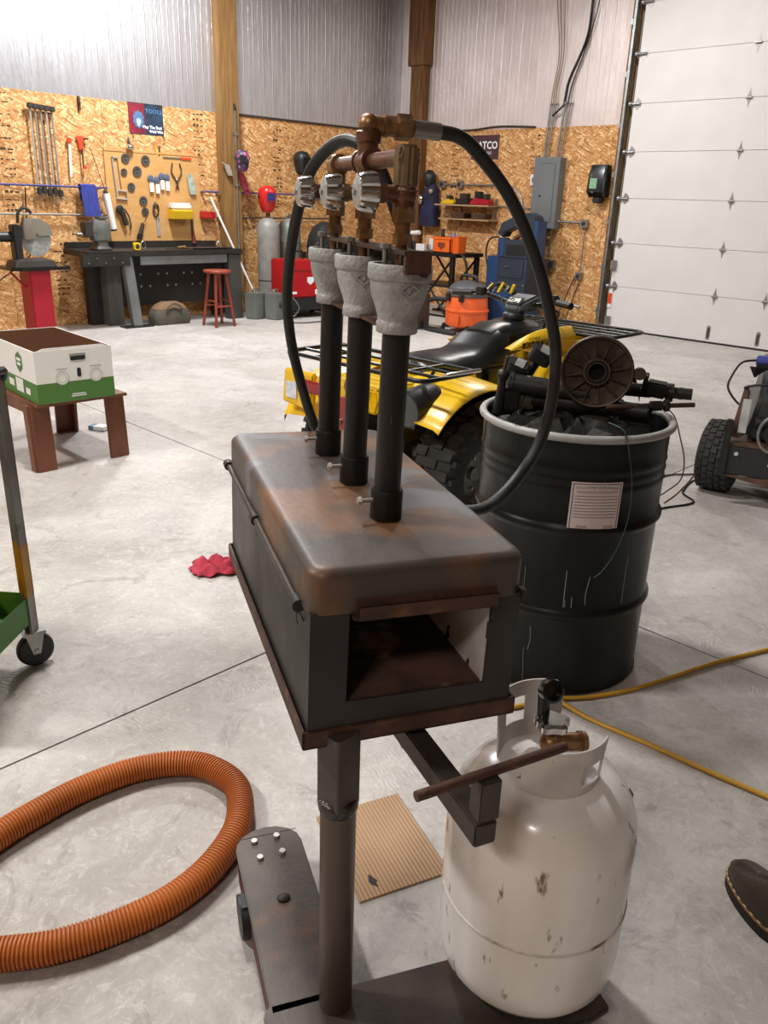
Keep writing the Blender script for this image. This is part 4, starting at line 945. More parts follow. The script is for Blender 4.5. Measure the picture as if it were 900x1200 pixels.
# little blue carton on floor under bench
t = thing('small_carton', 'small blue and white packet on the floor behind the bench leg', 'box', (-4.98, 2.40, 0), .5)
G().bx((-.06, -.035, 0), (.06, .035, .03)).build('packet', mat('packet_blue', '#5b7c9e', .5), t, bevel=.003); G().bx((-.02, -.036, .006), (.061, .036, .0306)).build('packet_band', CW, t)

# ================================================================== GREEN CART AT LEFT
cr = thing('tool_cart', 'green and grey wheeled tool cart cut by the left picture edge', 'cart', (-2.43, .89, 0), math.radians(41))
CGR = mat('cart_green', '#3f7a2c', .5, c2='#4f8a38', scale=4, amt=.5); CGREY = mat('cart_leg', '#8b8985', .4, .5, c2='#55524f', scale=5, amt=.8, c3='#2c2a28', scale3=7, lo3=.6, hi3=.66); YPT = mat('yellow_paint', '#c99612', .5, c2='#7a5a20', scale=8, amt=.6)
cx, cy = -.66, -.42
for x in (0, cx):
    for y in (0, cy):
        up_ = G().bx((x-.04, y-.004, .13), (x+.004, y+.004, .97)).bx((x-.004, y-.04, .13), (x+.004, y+.004, .97)).build('upright', CGREY, cr)
        G().bx((x-.0402, y-.0046, .26), (x+.0046, y+.0046, .44)).bx((x-.0046, y-.0402, .26), (x+.0046, y+.0046, .44)).build('paint_patch', YPT, up_)
        w_ = G().lathe([(.02, -.014), (.05, -.016), (.058, -.01), (.06, 0), (.058, .01), (.05, .016), (.02, .014)], 28, T(x-.01, y-.01, .06) @ Matrix.Rotation(-.85, 4, 'Z') @ RY).build('caster_wheel', RUBBER, up_)
        M_ = T(x-.01, y-.01, 0) @ Matrix.Rotation(-.85, 4, 'Z')
        G().add([(sx*.022, yy, zz) for sx in (-1, 1) for yy, zz in ((-.012, .05), (.012, .05), (.03, .125), (-.03, .125))], [(0,1,2,3),(7,6,5,4)], M_).bx((-.024, -.035, .12), (.024, .035, .13), M_).cyl((-.026, 0, .06), (.026, 0, .06), .008, n=8, M=M_).build('caster_fork', ZINC, up_)
def cart_tray(z, h):
    g = G().bx((cx+.004, cy+.004, z), (-.004, -.004, z+.004))
    for a, b in (((cx, cy, z), (0, cy+.003, z+h)), ((cx, -.003, z), (0, 0, z+h)), ((cx, cy, z), (cx+.003, 0, z+h)), ((-.003, cy, z), (0, 0, z+h))): g.bx(a, b)
    return g
cart_tray(.17, .09).build('bottom_tray', CGR, cr); cart_tray(.88, .1).build('top_tray', CGR, cr)
G().tube(spline([(.0, 0, .96), (.012, -.01, .985), (.012, -.06, .99), (.012, -.36, .99), (.012, -.41, .985), (0, -.42, .96)], 5), .012, 8).build('push_handle', BLKPL, cr)
yb = thing('yellow_case', 'yellow plastic case lying in the bottom tray of the green cart', 'case', tuple(cr.matrix_basis @ Vector((-.16, -.15, .175))), math.radians(-25))
G().loft([[(x*s_, y*s_, z) for x, y in rrect(.24, .17, .04)] for z, s_ in ((0, .95), (.02, 1), (.09, 1), (.11, .9))]).build('case_shell', mat('case_yellow', '#d8a012', .45), yb, smooth=50)
G().tube(spline([(-.05, .0, .11), (-.05, .0, .128), (.05, .0, .128), (.05, .0, .11)], 5), .007, 8).build('case_handle', MATS['case_yellow'], yb)

# ================================================================== MOWER AT RIGHT
mw = thing('riding_mower', 'dark riding mower with turf tyre cut by the right picture edge', 'mower', (-1.64, 4.50, 0), math.radians(20))
MGR = mat('mower_charcoal', '#2e3032', .4, c2='#232526', scale=4, amt=.6); MRUST = mat('mower_rust', '#6b5140', .6, .2, c2='#4a382c', scale=10, amt=.8)
def turf(x, y, r, w, nm='turf_wheel'):
    g = G(); M = T(x, y, r) @ Matrix.Rotation(R(-10), 4, 'Z') @ RY
    g.lathe([(r*.45, -w*.4), (r*.6, -w*.5), (r*.82, -w*.5), (r*.94, -w*.4), (r*.965, 0), (r*.94, w*.4), (r*.82, w*.5), (r*.6, w*.5), (r*.45, w*.4)], 36, M, cap=False)
    for k in range(26):
        for j, s in enumerate((-.36, -.18, 0, .18, .36)):
            g.box((r*(.975-.09*abs(s)), 0, s*w), (r*.06, r*.17, w*.14), M @ Matrix.Rotation(2*PI*(k+.5*(j % 2))/26, 4, 'Z'))
    o = g.build(nm, TIRE, mw); G().lathe([(r*.47, -w*.38), (r*.47, w*.38), (r*.4, w*.2), (.02, w*.2)], 28, M, cap=False).build('wheel_disc', MRUST, o)
turf(-.06, .0, .20, .19); turf(.75, .0, .20, .19)
turf(.22, 1.25, .25, .24, 'rear_wheel'); turf(.75, 1.25, .25, .24, 'rear_wheel')
G().loft([[(x, y, z) for x, z in ((-.02, .17), (.72, .17), (.72, .33), (-.02, .33))] for y in (-.26, -.24)]).build('bumper_plate', MGR, mw, bevel=.004)
G().prism([(-.05, .17), (.4, .1), (.72, .12), (.72, .17)], 0, .012, T(0, -.26, 0) @ RX).build('lower_skirt', MRUST, mw)
for x in (.02, .19, .4): G().cyl((x, -.262, .25 if x > .1 else .29), (x, -.27, .25 if x > .1 else .29), .011, n=10).build('bolt', CHROME, mw)
G().bx((-.02, -.26, .33), (.72, -.04, .345)).build('bumper_shelf', MRUST, mw)
G().bx((-.055, -.28, .16), (-.02, -.25, .47)).build('upright_bracket', BLKPL, mw, bevel=.004)
G().loft([[(x, y, z) for x, z in ((.04, .36), (.66, .36), (.62, zt_), (.08, zt_))] for y, zt_ in ((-.2, .56), (-.14, .66), (.1, .70), (.55, .72), (.72, .70))]).build('hood', MGR, mw, bevel=.02)
G().loft([[(-.03, -.23, .37), (.03, -.24, .37), (.03, -.24, .60), (-.0, -.23, .63)], [(-.03, -.16, .37), (.03, -.17, .37), (.03, -.17, .62), (-.0, -.16, .64)]]).build('headlight_housing', MRUST, mw, bevel=.008)
G().bx((.005, -.246, .40), (.045, -.241, .58)).build('headlight_lens', mat('lens', '#c9ccca', .15, c2='#8d8f8c', scale=9, amt=.6), mw)
G().tube(spline([(.0, -.2, .63), (.06, -.25, .66), (.2, -.26, .67)], 5), .007, 8).build('hood_trim', BLKPL, mw)
G().tube([(.19+.085*math.cos(2*PI*k/24), -.275, .42+.1*math.sin(2*PI*k/24)) for k in range(24)], .009, 8, closed=True).build('guard_ring', ZINC, mw); G().cyl((.19, -.25, .42), (.19, -.28, .42), .06, n=20).build('engine_pulley', BLKPL, mw)
G().cyl((.08, -.22, .46), (.5, -.22, .46), .03, n=12).build('cross_tube', BLKPL, mw)
G().bx((.0, .0, .3), (.7, 1.4, .36)).build('deck_frame', MGR, mw, bevel=.01); G().loft([[(x, y, z) for x, z in ((.12, .5), (.6, .5), (.58, zt_), (.14, zt_))] for y, zt_ in ((.95, .62), (1.3, .64), (1.38, .95), (1.42, .95))]).build('seat', SEATM, mw, bevel=.02)
G().cyl((.36, .75, .68), (.36, .85, .92), .02).tube([(.36+.17*math.cos(2*PI*k/24), .86+.1*math.sin(2*PI*k/24), .93+.12*math.sin(2*PI*k/24)) for k in range(24)], .014, 8, closed=True).build('steering_wheel', BLKPL, mw)
bl = thing('battery_charger', 'blue handled tool resting on top of the mower hood', 'tool', tuple(mw.matrix_basis @ Vector((.16, -.02, .705))), math.radians(25))
BLU = mat('tool_blue', '#4a56a0', .4, c2='#39437f', scale=6, amt=.6)
G().cyl((-.13, 0, .045), (.13, 0, .045), .028, n=16).build('handle', BLU, bl, bevel=.006); G().bx((-.1, -.03, 0), (.12, .03, .03)).build('tool_foot', BLKPL, bl, bevel=.006)
G().prism([(-.16, 0), (-.06, .0), (-.06, .014), (-.13, .014), (-.115, -.05), (-.13, -.055)], -.01, .01, T(0, -.03, .015) @ RX).build('trigger_guard', BLKPL, bl)
G().tube(spline([(-.13, 0, .045), (-.2, -.02, .03), (-.24, -.05, -.04), (-.25, -.08, -.1), (-.2, -.13, -.16), (-.13, -.17, -.2)], 6), .006, 8).build('cord', BKW, bl)
# ================================================================== LEFT WALL  (things turned so local x runs along the wall, -y faces the room)
QL = PI/2
def LWp(y, z, off=0.0): return (X0+off, y, z)
RAILB = mat('rail_blue', '#4d4f86', .4, .3); RAILS = mat('rail_silver', '#a39f98', .35, .6)
def rail(name, label, z, ya, yb, m):
    t = thing(name, label, 'rail', LWp(ya, z), QL, 'wall rails'); L_ = yb-ya
    G().cyl((0, -.07, 0), (L_, -.07, 0), .011, n=10).build('rail_bar', m, t)
    k = max(2, int(L_/1.3)+1)
    for i in range(k): G().bx((L_*(.06+.88*i/(k-1))-.012, -.082, -.02), (L_*(.06+.88*i/(k-1))+.012, 0, .004)).build('rail_bracket', ZINC, t)
rail('wall_rail', 'blue painted rail left of the plywood board', 1.52, 3.3, 4.88, RAILB)
rail('wall_rail', 'bare silver rail below the blue one at the left', 1.225, 3.3, 4.88, RAILS)
rail('wall_rail', 'short blue rail between the plywood board and the post', 1.52, 6.18, 6.43, RAILB)
rail('wall_rail', 'short silver rail between the plywood board and the post', 1.225, 6.18, 6.43, RAILS)
rail('wall_rail', 'blue painted rail right of the timber post', 1.525, 6.75, 8.3, RAILB)
rail('wall_rail', 'dark lower rail right of the timber post', 1.215, 6.75, 8.6, mat('rail_dark', '#5a544e', .4, .5))
# conduit on post
t = thing('conduit', 'thin galvanised conduit running down the timber post', 'conduit', (X0+.155, 6.64, 0), QL)
G().cyl((0, 0, .35), (0, 0, 2.5), .013, n=10).build('conduit_tube', ZINC, t); G().tube(spline([(0, 0, 2.48), (0, .0, 2.53), (0, .03, 2.55), (0, .06, 2.55)], 4), .015, 8).build('weather_head', BLKPL, t)
for z in (.8, 1.6, 2.2): G().bx((-.03, -.008, z), (.03, .016, z+.03)).build('strap', ZINC, t)
# bar clamps
def barclamp(y, z, L_, m, mh, label, lean):
    t = thing('bar_clamp', label, 'clamp', LWp(y, z, .03), (0, 0, QL), 'bar clamps hanging on the boards')
    t.rotation_euler = (0, 0, QL); 
    G().bx((-.009, -.02, -L_), (.009, -.012, 0)).build('bar', m, t)
    G().bx((-.03, -.05, -.05), (.03, -.008, 0)).build('fixed_jaw', mh, t, bevel=.006)
    G().bx((-.025, -.05, -L_*.97), (.025, -.008, -L_*.97+.07)).build('sliding_jaw', mh, t, bevel=.006)
    G().cyl((0, -.035, -L_*.97), (0, -.035, -L_*.97-.06), .006, n=8).build('screw', ZINC, t)
BARW = mat('bar_bright', '#c9c3b8', .35, .6); JAW = mat('jaw_dark', '#3a3531', .5, .3)
for i, (y, m) in enumerate(((4.09, BARW), (4.145, RAILS), (4.205, RAILS), (4.265, BARW), (4.325, RAILS))):
    barclamp(y, 2.33-.004*i, .93-.02*(i % 2), m, JAW, ['leftmost', 'second from left', 'middle', 'second from right', 'rightmost'][i]+' of five long bar clamps hanging on the boards', 0)
ORR = mat('orange_red', '#d8482a', .4)
t = thing('quick_clamp', 'orange trigger clamp hanging on the boards beside the bar clamps', 'clamp', LWp(4.63, 2.02, .03), QL)
G().prism([(-.05, .0), (-.03, .03), (.02, .03), (.06, .015), (.06, -.01), (.03, -.03), (.025, -.12), (-.02, -.12), (-.03, -.03)], -.03, 0, RX).build('clamp_head', ORR, t, bevel=.006)
G().bx((-.008, -.02, -.3), (.008, -.012, -.1)).build('bar', JAW, t); G().bx((-.005, -.04, -.31), (.03, -.01, -.27)).build('jaw', ORR, t, bevel=.004); G().bx((.04, -.035, -.005), (.075, -.005, .012)).build('trigger', JAW, t)
t = thing('white_bar', 'short white bar with red end hanging left of the orange clamp', 'bar', LWp(4.5, 2.0, .02), (0, R(3), QL))
G().bx((-.012, -.014, -.38), (.012, 0, -.02)).build('bar', CW, t); G().bx((-.03, -.03, -.03), (.02, 0, .02)).build('red_end', ORR, t, bevel=.005)
t = thing('wall_hook', 'small brown bracket nailed high on the boards', 'hook', LWp(4.66, 2.38, .0), QL); G().bx((-.012, -.03, -.07), (.012, 0, .07)).build('plate', RUSTY, t); G().cyl((0, -.03, 0), (0, -.06, .01), .006).build('peg', RUSTY, t)
# blue cloth hanging on rail
BLC = mat('blue_cloth', '#2f3a8c', .8, c2='#232c70', scale=10, amt=.7, bump=.3, bscale=30)
rows = []
for j in range(10):
    z = -.33*j/9; rows.append([((-.09+.18*i/9)*(1+.12*j/9)+.01*j/9, -.10-.012*math.sin(i*1.5+j*.2)-.004*j, z) for i in range(10)])
t = thing('blue_cloth', 'blue cloth hung over the blue rail above the vise', 'cloth', LWp(4.63, 1.54), QL)
G().sheet(rows, (0, -.004, 0)).build('front_drape', BLC, t, smooth=70); G().sheet([[(x, y+.055, z*.5) for x, y, z in r] for r in rows], (0, .004, 0)).build('back_drape', BLC, t, smooth=70)
G().loft([[(-.09+.18*i/9, -.1, .0), (-.09+.18*i/9, -.085, .014), (-.09+.18*i/9, -.06, .014), (-.09+.18*i/9, -.045, 0)] for i in range(10)], closed=False, caps=False).build('fold', BLC, t)
# paper towel roll
t = thing('white_tube', 'white tube hanging by a cord beside the pegboard', 'tube', LWp(4.83, 1.46, .12), (0, R(-9), QL))
G().cyl((0, 0, -.39), (0, 0, 0), .038, .042, n=20).build('tube', CW, t); G().cyl((0, 0, -.41), (0, 0, -.39), .036, n=16).build('end_cap', JAW, t); G().cyl((0, 0, 0), (0, 0, .04), .03, .02, n=16).build('neck', JAW, t)
G().tube([(0, 0, .03), (-.05, .03, .5)], .004, 6).build('cord', RUSTY, t)
# poster
po = thing('poster', 'dark red and blue poster pinned at the top of the boards', 'poster', LWp(5.48, 2.29, .002), (0, 0, QL))
PR = mat('poster_red', '#8c2030', .5, c2='#4a1426', scale=7, amt=.8); PB = mat('poster_blue', '#16202e', .5, c2='#31506e', scale=9, amt=.5); PGL = mat('poster_glow', '#4a6f96', .5); PWH = mat('poster_white', '#e6e8ee', .5)
G().bx((-.225, -.004, -.165), (.225, 0, .165)).build('sheet', PB, po)
G().bx((-.222, -.005, -.16), (-.02, -.004, .16)).build('red_field', PR, po)
G().prism([(-.1+.075*math.cos(2*PI*k/20)*(1 if k % 2 else .82), -.01+.1*math.sin(2*PI*k/20)*(1 if k % 2 else .82)) for k in range(20)], .0052, .006, RX).build('smoke_shape', PGL, po)
G().prism([(-.1+.028*math.cos(2*PI*k/18), -.03+.03*math.sin(2*PI*k/18)) for k in range(10)]+[(-.112, -.075), (-.1, -.085), (-.088, -.07)], .0062, .007, RX).build('bright_face', PWH, po)
PBL = mat('poster_lettering', '#5b86b8', .5)
text('TOOLS', .062, PBL, po, (.1, -.0062, .085), sx=1.1)
text('May The Best', .045, PWH, po, (.075, -.0062, -.085), sx=1.0, bold=.0012); text('Weld Win', .042, PWH, po, (.12, -.0062, -.13), sx=1.0, bold=.0012)
for sx in (-.2, .2): G().tube([(sx, -.01, -.16), (sx+.02, -.02, -.22)], .004, 6).build('clip', JAW, po)
# pegboard
PLY = mat('plywood', '#c89a5e', .6, c2='#b5854a', scale=3, amt=.6, stretch=(1, 1, 4)); 
pb = thing('plywood_board', 'plain plywood tool board screwed above the workbench', 'tool board', LWp(5.56, .935, .001), QL)
G().bx((-.66, -.02, 0), (.6, 0, 1.005)).build('board', PLY, pb); G().bx((-.66, -.026, .985), (.6, -.02, 1.005)).build('top_edge', PLY, pb)
def P(y, z, off=.024): return LWp(y, z, off)
DISC = mat('disc_dark', '#3d3a37', .7, c2='#55504a', scale=30, amt=.6)
for i, (y, z, r, lb_) in enumerate(((5.16, 1.85, .052, 'upper left dark grinding disc on the plywood board'), (5.42, 1.84, .056, 'upper right dark grinding disc on the plywood board'), (5.13, 1.70, .04, 'small dark disc under the upper left one on the board'), (5.30, 1.715, .057, 'dark disc between the upper pair on the plywood board'), (5.21, 1.54, .048, 'lone dark disc in the middle left of the board'), (5.355, 1.39, .052, 'upper of two stacked discs in the middle of the board'), (5.37, 1.27, .046, 'lower of two stacked discs in the middle of the board'))):
    t = thing('grinding_disc', lb_, 'disc', P(y, z, .022), QL, 'grinding discs on the board')
    G().lathe([(.011, 0), (r*.45, .0), (r*.5, .006), (r, .008), (r, .014), (r*.5, .012), (r*.45, .006), (.011, .006)], 28, RX, cap=False).build('disc', DISC, t); G().cyl((0, 0, 0), (0, -.02, 0), .01, n=10).build('peg', ZINC, t)
BLB = mat('bristle_blue', '#5a6a86', .6, c2='#3c465a', scale=30, amt=.7)
for i, (y, z) in enumerate(((5.47, 1.58), (5.55, 1.565), (5.62, 1.61), (5.69, 1.60))):
    t = thing('wire_wheel', ['leftmost', 'second', 'third', 'rightmost'][i]+' of four tagged wire wheels hung on the board', 'wire wheel', P(y, z), QL, 'tagged wire wheels')
    G().lathe([(.012, 0), (.036, .002), (.04, .01), (.036, .018), (.012, .02)], 20, T(0, 0, .065) @ RX).build('brush', BLB, t)
    G().bx((-.026, -.028, -.085), (.026, -.026, .02)).build('price_tag', CW, t); G().cyl((0, 0, .065), (0, -.03, .065), .008, n=8).build('peg', ZINC, t)
ALU = mat('aluminium', '#c4c0b8', .3, .5)
t = thing('hacksaw_frame', 'pale metal hacksaw frame hanging on the left of the board', 'saw', P(5.0, 1.86), (0, R(-4), QL))
G().bx((-.02, -.02, -.45), (.0, -.005, .0)).bx((-.02, -.02, -.02), (.06, -.005, 0)).build('frame', ALU, t, bevel=.004)
G().tube([(-.02, -.015, -.45), (.11, -.015, -.47), (.11, -.015, -.38), (-.0, -.015, -.36)], .012, 8, closed=True).build('handle_loop', ALU, t); G().bx((.048, -.014, -.38), (.054, -.01, -.01)).build('blade', JAW, t)
t = thing('angle_grinder', 'dark power tool hanging at the lower left of the board', 'power tool', P(5.06, 1.24, .03), (0, R(-14), QL))
G().cyl((0, -.03, .03), (0, -.03, -.13), .032, .026, n=16).build('motor_housing', JAW, t, bevel=.005); G().lathe([(.045, 0), (.048, .02), (.03, .03)], 20, T(-.02, -.01, .06) @ RX).build('guard', BLKPL, t); G().tube(spline([(.04, -.02, .05), (.07, -.02, -.05), (.06, -.02, -.16), (.03, -.02, -.19)], 5), .008, 6).build('cord', BLKPL, t)
t = thing('air_tool', 'dark air tool dangling below the stacked discs', 'air tool', P(5.29, 1.08, .03), (0, R(20), QL))
G().cyl((0, -.03, .06), (-.0, -.03, -.07), .022, .026, n=14).build('body', JAW, t); G().bx((-.03, -.05, -.13), (.03, -.01, -.07)).build('head', BLKPL, t, bevel=.006); G().tube(spline([(0, -.03, .06), (.03, -.03, .14), (.0, -.03, .2), (.03, -.02, .24)], 5), .004, 6).build('cord', RUSTY, t)
t = thing('cord_coil', 'small coil of dark cord hung in the middle of the board', 'cord', P(5.51, 1.29), QL)
G().tube([(.035*math.cos(2*PI*k/20), -.012, .075*math.sin(2*PI*k/20)) for k in range(20)], .007, 6, closed=True).tube([(.03*math.cos(2*PI*k/20)+.008, -.022, .06*math.sin(2*PI*k/20)+.01) for k in range(20)], .006, 6, closed=True).build('coil', JAW, t); G().cyl((0, .0, .09), (0, -.03, .09), .006).build('peg', ZINC, t)
t = thing('tin_snips', 'brown handled snips hanging on the right of the board', 'pliers', P(5.83, 1.73), QL)
for s in (-1, 1): G().tube(spline([(s*.05, -.012, .1), (s*.07, -.012, .0), (s*.01, -.014, -.1), (-s*.02, -.012, -.2)], 6), .008, 8).build('handle', RUSTY, t)
G().ball((0, -.012, -.09), (.016, .01, .016)).build('pivot', ZINC, t)
t = thing('red_ruler', 'thin rod with red tip along the top of the board', 'rule', P(5.83, 1.89, .022), QL); G().bx((-.17, -.01, -.006), (.08, 0, .006)).build('rod', ZINC, t); G().bx((.08, -.014, -.012), (.22, 0, .012)).build('red_tip', ORR, t)
t = thing('work_gloves', 'pale grey-green glove pinned at the right of the board', 'glove', P(6.03, 1.6), QL)
GLV = mat('glove_pale', '#a9b5a6', .9, c2='#6f8378', scale=20, amt=.7)
G().loft([[(x*s_+o_, y-.02, z) for x, y in rrect(.1, .022, .01)] for z, s_, o_ in ((-.12, .8, .02), (-.09, 1.0, .015), (0, .95, 0), (.05, .75, -.012))]).build('palm', GLV, t, smooth=60)
for i, (dx, l_) in enumerate(((-.035, .06), (-.012, .075), (.012, .07), (.032, .055))): G().cyl((dx-.01, -.02, .04), (dx-.015, -.02, .05+l_), .011, .009, n=8).build('finger', GLV, t)
YB = mat('yellow_bin', '#e0b81a', .4); CLR = mat('clear_lid', '#e3ddd5', .25)
t = thing('wall_bin', 'yellow parts bin with white top on the plywood board', 'bin', P(5.83, 1.19, .022), QL)
G().prism([(0, 0), (.13, .0), (.16, .1), (0, .13)], -.15, .13, Matrix.Rotation(-PI/2, 4, 'Z') @ Matrix.Rotation(0, 4, 'X') @ Matrix(((1,0,0,0),(0,0,1,0),(0,1,0,0),(0,0,0,1)))).build('bin_body', YB, t, bevel=.006)
G().bx((-.15, -.12, .11), (.13, -.0, .19)).build('paper_bundle', CLR, t, bevel=.02)
t = thing('wall_bin', 'small red parts bin right of the plywood board', 'bin', P(6.24, 1.2, .01), QL); G().bx((-.1, -.1, 0), (.1, 0, .085)).build('bin_body', mat('red_bin', '#b52620', .4), t, bevel=.01); G().bx((-.085, -.085, .07), (.085, -.012, .0855)).build('bin_mouth', JAW, t)
t = thing('steel_rule', 'grey slotted strip hanging low on the board', 'strip', P(5.54, 1.15), QL); G().bx((-.022, -.008, -.16), (.022, 0, .06)).build('strip', GALV, t); G().cyl((0, 0, .04), (0, -.016, .04), .008).build('peg', ZINC, t)
t = thing('red_handle_file', 'red handled tool hanging at the lower right of the board', 'tool', P(6.02, 1.0), QL); G().bx((-.012, -.018, -.08), (.012, 0, .2)).build('shaft', RUSTY, t); G().cyl((.006, -.02, -.1), (.0, -.02, .06), .03, .012, n=12).build('handle', mat('brown_red', '#6b2c22', .5), t)
t = thing('lamp_bulb_cage', 'small silver lamp cage above the left of the board', 'work lamp', P(5.22, 1.97, .004), QL); G().ball((0, -.05, 0), (.045, .045, .035)).build('reflector', CHROME, t); G().cyl((0, -.05, .03), (0, -.02, .1), .012).build('clip', JAW, t)
t = thing('yellow_pliers', 'yellow handled pliers hung above the middle of the board', 'pliers', P(5.6, 1.95, .003), QL)
for s in (-1, 1): G().tube([(s*.012, -.015, -.05), (s*.03, -.015, .06)], .009, 8).build('handle', YB if s < 0 else JAW, t)
# ---------------------------------------------------------------- workbench
wk = thing('workbench', 'heavy dark steel workbench under the plywood board', 'workbench', (X0, 5.25, 0), QL)
DKB = mat('bench_black', '#2a2826', .5, .4, c2='#3c3733', scale=6, amt=.7); BST = mat('bench_steel', '#8d9092', .4, .7, c2='#6d6f70', scale=4, amt=.6)
G().bx((-.95, -.6, .80), (1.13, -.02, .86)).build('bench_top', DKB, wk, bevel=.006)
G().bx((-.92, -.04, .86), (1.11, -.01, .93)).build('back_stop', DKB, wk)
G().bx((-1.02, -.62, .70), (-.45, -.55, .835)).build('vise_plate', DKB, wk, bevel=.004)
for i in range(5): G().cyl((-.95+.1*i, -.625, .74+.05*(i % 2)), (-.95+.1*i, -.63, .74+.05*(i % 2)), .009, n=8).build('bolt', ZINC, wk)
G().bx((-.3, -.58, .70), (.9, -.56, .80)).build('front_rail', BST, wk, bevel=.004)
G().loft([[(x+dx, y, z) for x, y in ((-.52, -.58), (-.40, -.58), (-.40, -.5), (-.52, -.5))] for z, dx in ((0.012, .08), (.80, 0))]).build('leg', BST, wk, bevel=.006)
G().bx((-.56, -.62, 0), (-.2, -.46, .014)).build('foot_plate', DKB, wk)
G().bx((.92, -.58, 0), (1.11, -.45, .80)).build('leg', mat('bench_leg_dark', '#4b4b49', .5, .4), wk, bevel=.006)
G().bx((-.75, -.16, .0), (-.6, -.05, .80)).build('leg', DKB, wk); G().bx((.98, -.16, 0), (1.1, -.05, .8)).build('leg', DKB, wk)
bp_ = G().bx((-.35, -.2, .2), (.98, -.18, .8)).build('back_panel', mat('back_panel_brown', '#2b2420', .7), wk)
hm_ = G().cyl((0, -.203, 0), (0, -.199, 0), .014, n=10).mesh('peg_hole'); hm_.materials.append(ZINC)
for i in range(9):
    for j in range(3): link('peg_hole', hm_, bp_, (-.22+.12*i, 0, .42+.14*j)) if (i+j) % 3 else None
G().bx((-.6, -.32, .0), (-.42, -.12, .8)).build('side_panel', mat('bench_grey', '#55534f', .6), wk)
# clutter lying on bench
t = thing('flat_bar', 'long dark steel plate lying on the right of the workbench', 'plate', (X0+.42, 5.95, .861), QL); G().bx((-.32, -.1, 0), (.34, .1, .012)).build('plate', RUSTY, t, bevel=.003); G().bx((-.25, -.16, .012), (.28, -.1, .024)).build('strip', STEEL, t)
t = thing('hand_file', 'tan wood handled file lying across the workbench', 'file', (X0+.45, 5.5, .866), QL+.3); G().bx((-.16, -.012, 0), (.04, .012, .01)).build('blade', STEEL, t); G().cyl((.04, 0, .014), (.17, 0, .014), .014, .018, n=10).build('handle', TIMBER, t)
t = thing('tape_measure', 'yellow tape measure on the front edge of the workbench', 'tape measure', (X0+.52, 4.95, .861), QL); G().prism(rrect(.085, .085, .02), -.02, .02, T(0, 0, .0425) @ RX).build('case', YB, t, bevel=.004); G().prism(rrect(.05, .05, .02), .0205, .022, T(0, 0, .0425) @ RX).build('label_disc', JAW, t)
for i, (y, lb_) in enumerate(((5.13, 'small chrome cup standing at the left of the workbench'), (6.2, 'small chrome clip standing at the right of the workbench'))):
    t = thing('chrome_ring', lb_, 'clip', (X0+.35, y, .861), QL); G().tube([(.03*math.cos(2*PI*k/16), 0, .045+.04*math.sin(2*PI*k/16)) for k in range(16)], .006, 6, closed=True).build('ring', ZINC, t); G().bx((-.03, -.015, 0), (.03, .015, .012)).build('foot', ZINC, t)
# vise
vs_ = thing('bench_vise', 'grey bench vise bolted to the left end of the workbench', 'vise', (X0+.42, 4.56, .861), QL)
VG = mat('vise_grey', '#6f726c', .5, .4, c2='#4a4c48', scale=10, amt=.7)
G().loft([[(x*s_, y*s_, z) for x, y in rrect(.2, .2, .03)] for z, s_ in ((0, 1), (.02, 1), (.05, .7), (.1, .65))]).build('base', JAW, vs_, smooth=40)
G().loft([[(x, y*s_, z) for x, y in rrect(.22*s_, .14, .03)] for z, s_ in ((.1, .9), (.18, 1.0), (.27, .95), (.33, .7))]).build('body', VG, vs_, bevel=.01)
G().bx((-.2, -.05, .14), (-.1, .05, .3)).build('front_jaw', JAW, vs_, bevel=.01); G().cyl((-.2, 0, .17), (-.27, 0, .17), .02).build('screw', ZINC, vs_); G().cyl((-.26, -.12, .17), (-.26, .12, .17), .009).build('handle', ZINC, vs_)
G().bx((-.02, -.055, .33), (.09, .055, .36)).build('anvil_pad', VG, vs_, bevel=.006)
# duffel bag
bg = thing('duffel_bag', 'grey-green canvas bag with brown top under the workbench', 'bag', (X0+.50, 5.33, 0), QL)
BAGM = mat('bag_canvas', '#5a564a', .9, c2='#47443a', scale=12, amt=.6, bump=.3, bscale=40); BAGB = mat('bag_brown', '#7a5c40', .8)
G().loft([[(x*s_, y*s_, z) for x, y in rrect(.5, .24, .07)] for z, s_ in ((0, .92), (.03, 1), (.1, 1), (.17, .9), (.22, .7), (.25, .45))]).build('bag_body', BAGM, bg, smooth=60)
G().loft([[(x*s_, y*s_, z) for x, y in rrect(.5, .24, .07)] for z, s_ in ((.185, .865), (.23, .69), (.262, .4))]).build('top_flap', BAGB, bg, smooth=60)
for s in (-1, 1): G().tube(spline([(-.1, s*.11, .12), (-.09, s*.13, .2), (0, s*.12, .25), (.09, s*.13, .2), (.1, s*.11, .12)], 5), .012, 6).build('strap', BAGM, bg)
# stool
sl = thing('wooden_stool', 'red wooden bar stool standing at the right end of the workbench', 'stool', (-8.42, 5.72, 0), QL)
STR = mat('stool_red', '#8d3b2a', .45, c2='#73301f', scale=5, amt=.6)
G().lathe([(.0005, .62), (.15, .62), (.165, .63), (.165, .645), (.155, .655), (.06, .65), (.0005, .648)], 28).build('seat', STR, sl, smooth=50)
for k in range(4):
    a = PI/4+PI/2*k; G().cyl((.1*math.cos(a), .1*math.sin(a), .625), (.19*math.cos(a), .19*math.sin(a), 0), .02, .017, n=12).build('leg', STR, sl)
for k in range(4):
    a, b = PI/4+PI/2*k, PI/4+PI/2*(k+1); z = .3 if k % 2 else .24; rr_ = .19-.09*z/.625
    G().cyl((rr_*math.cos(a), rr_*math.sin(a), z), (rr_*math.cos(b), rr_*math.sin(b), z), .011, n=8).build('rung', STR, sl)
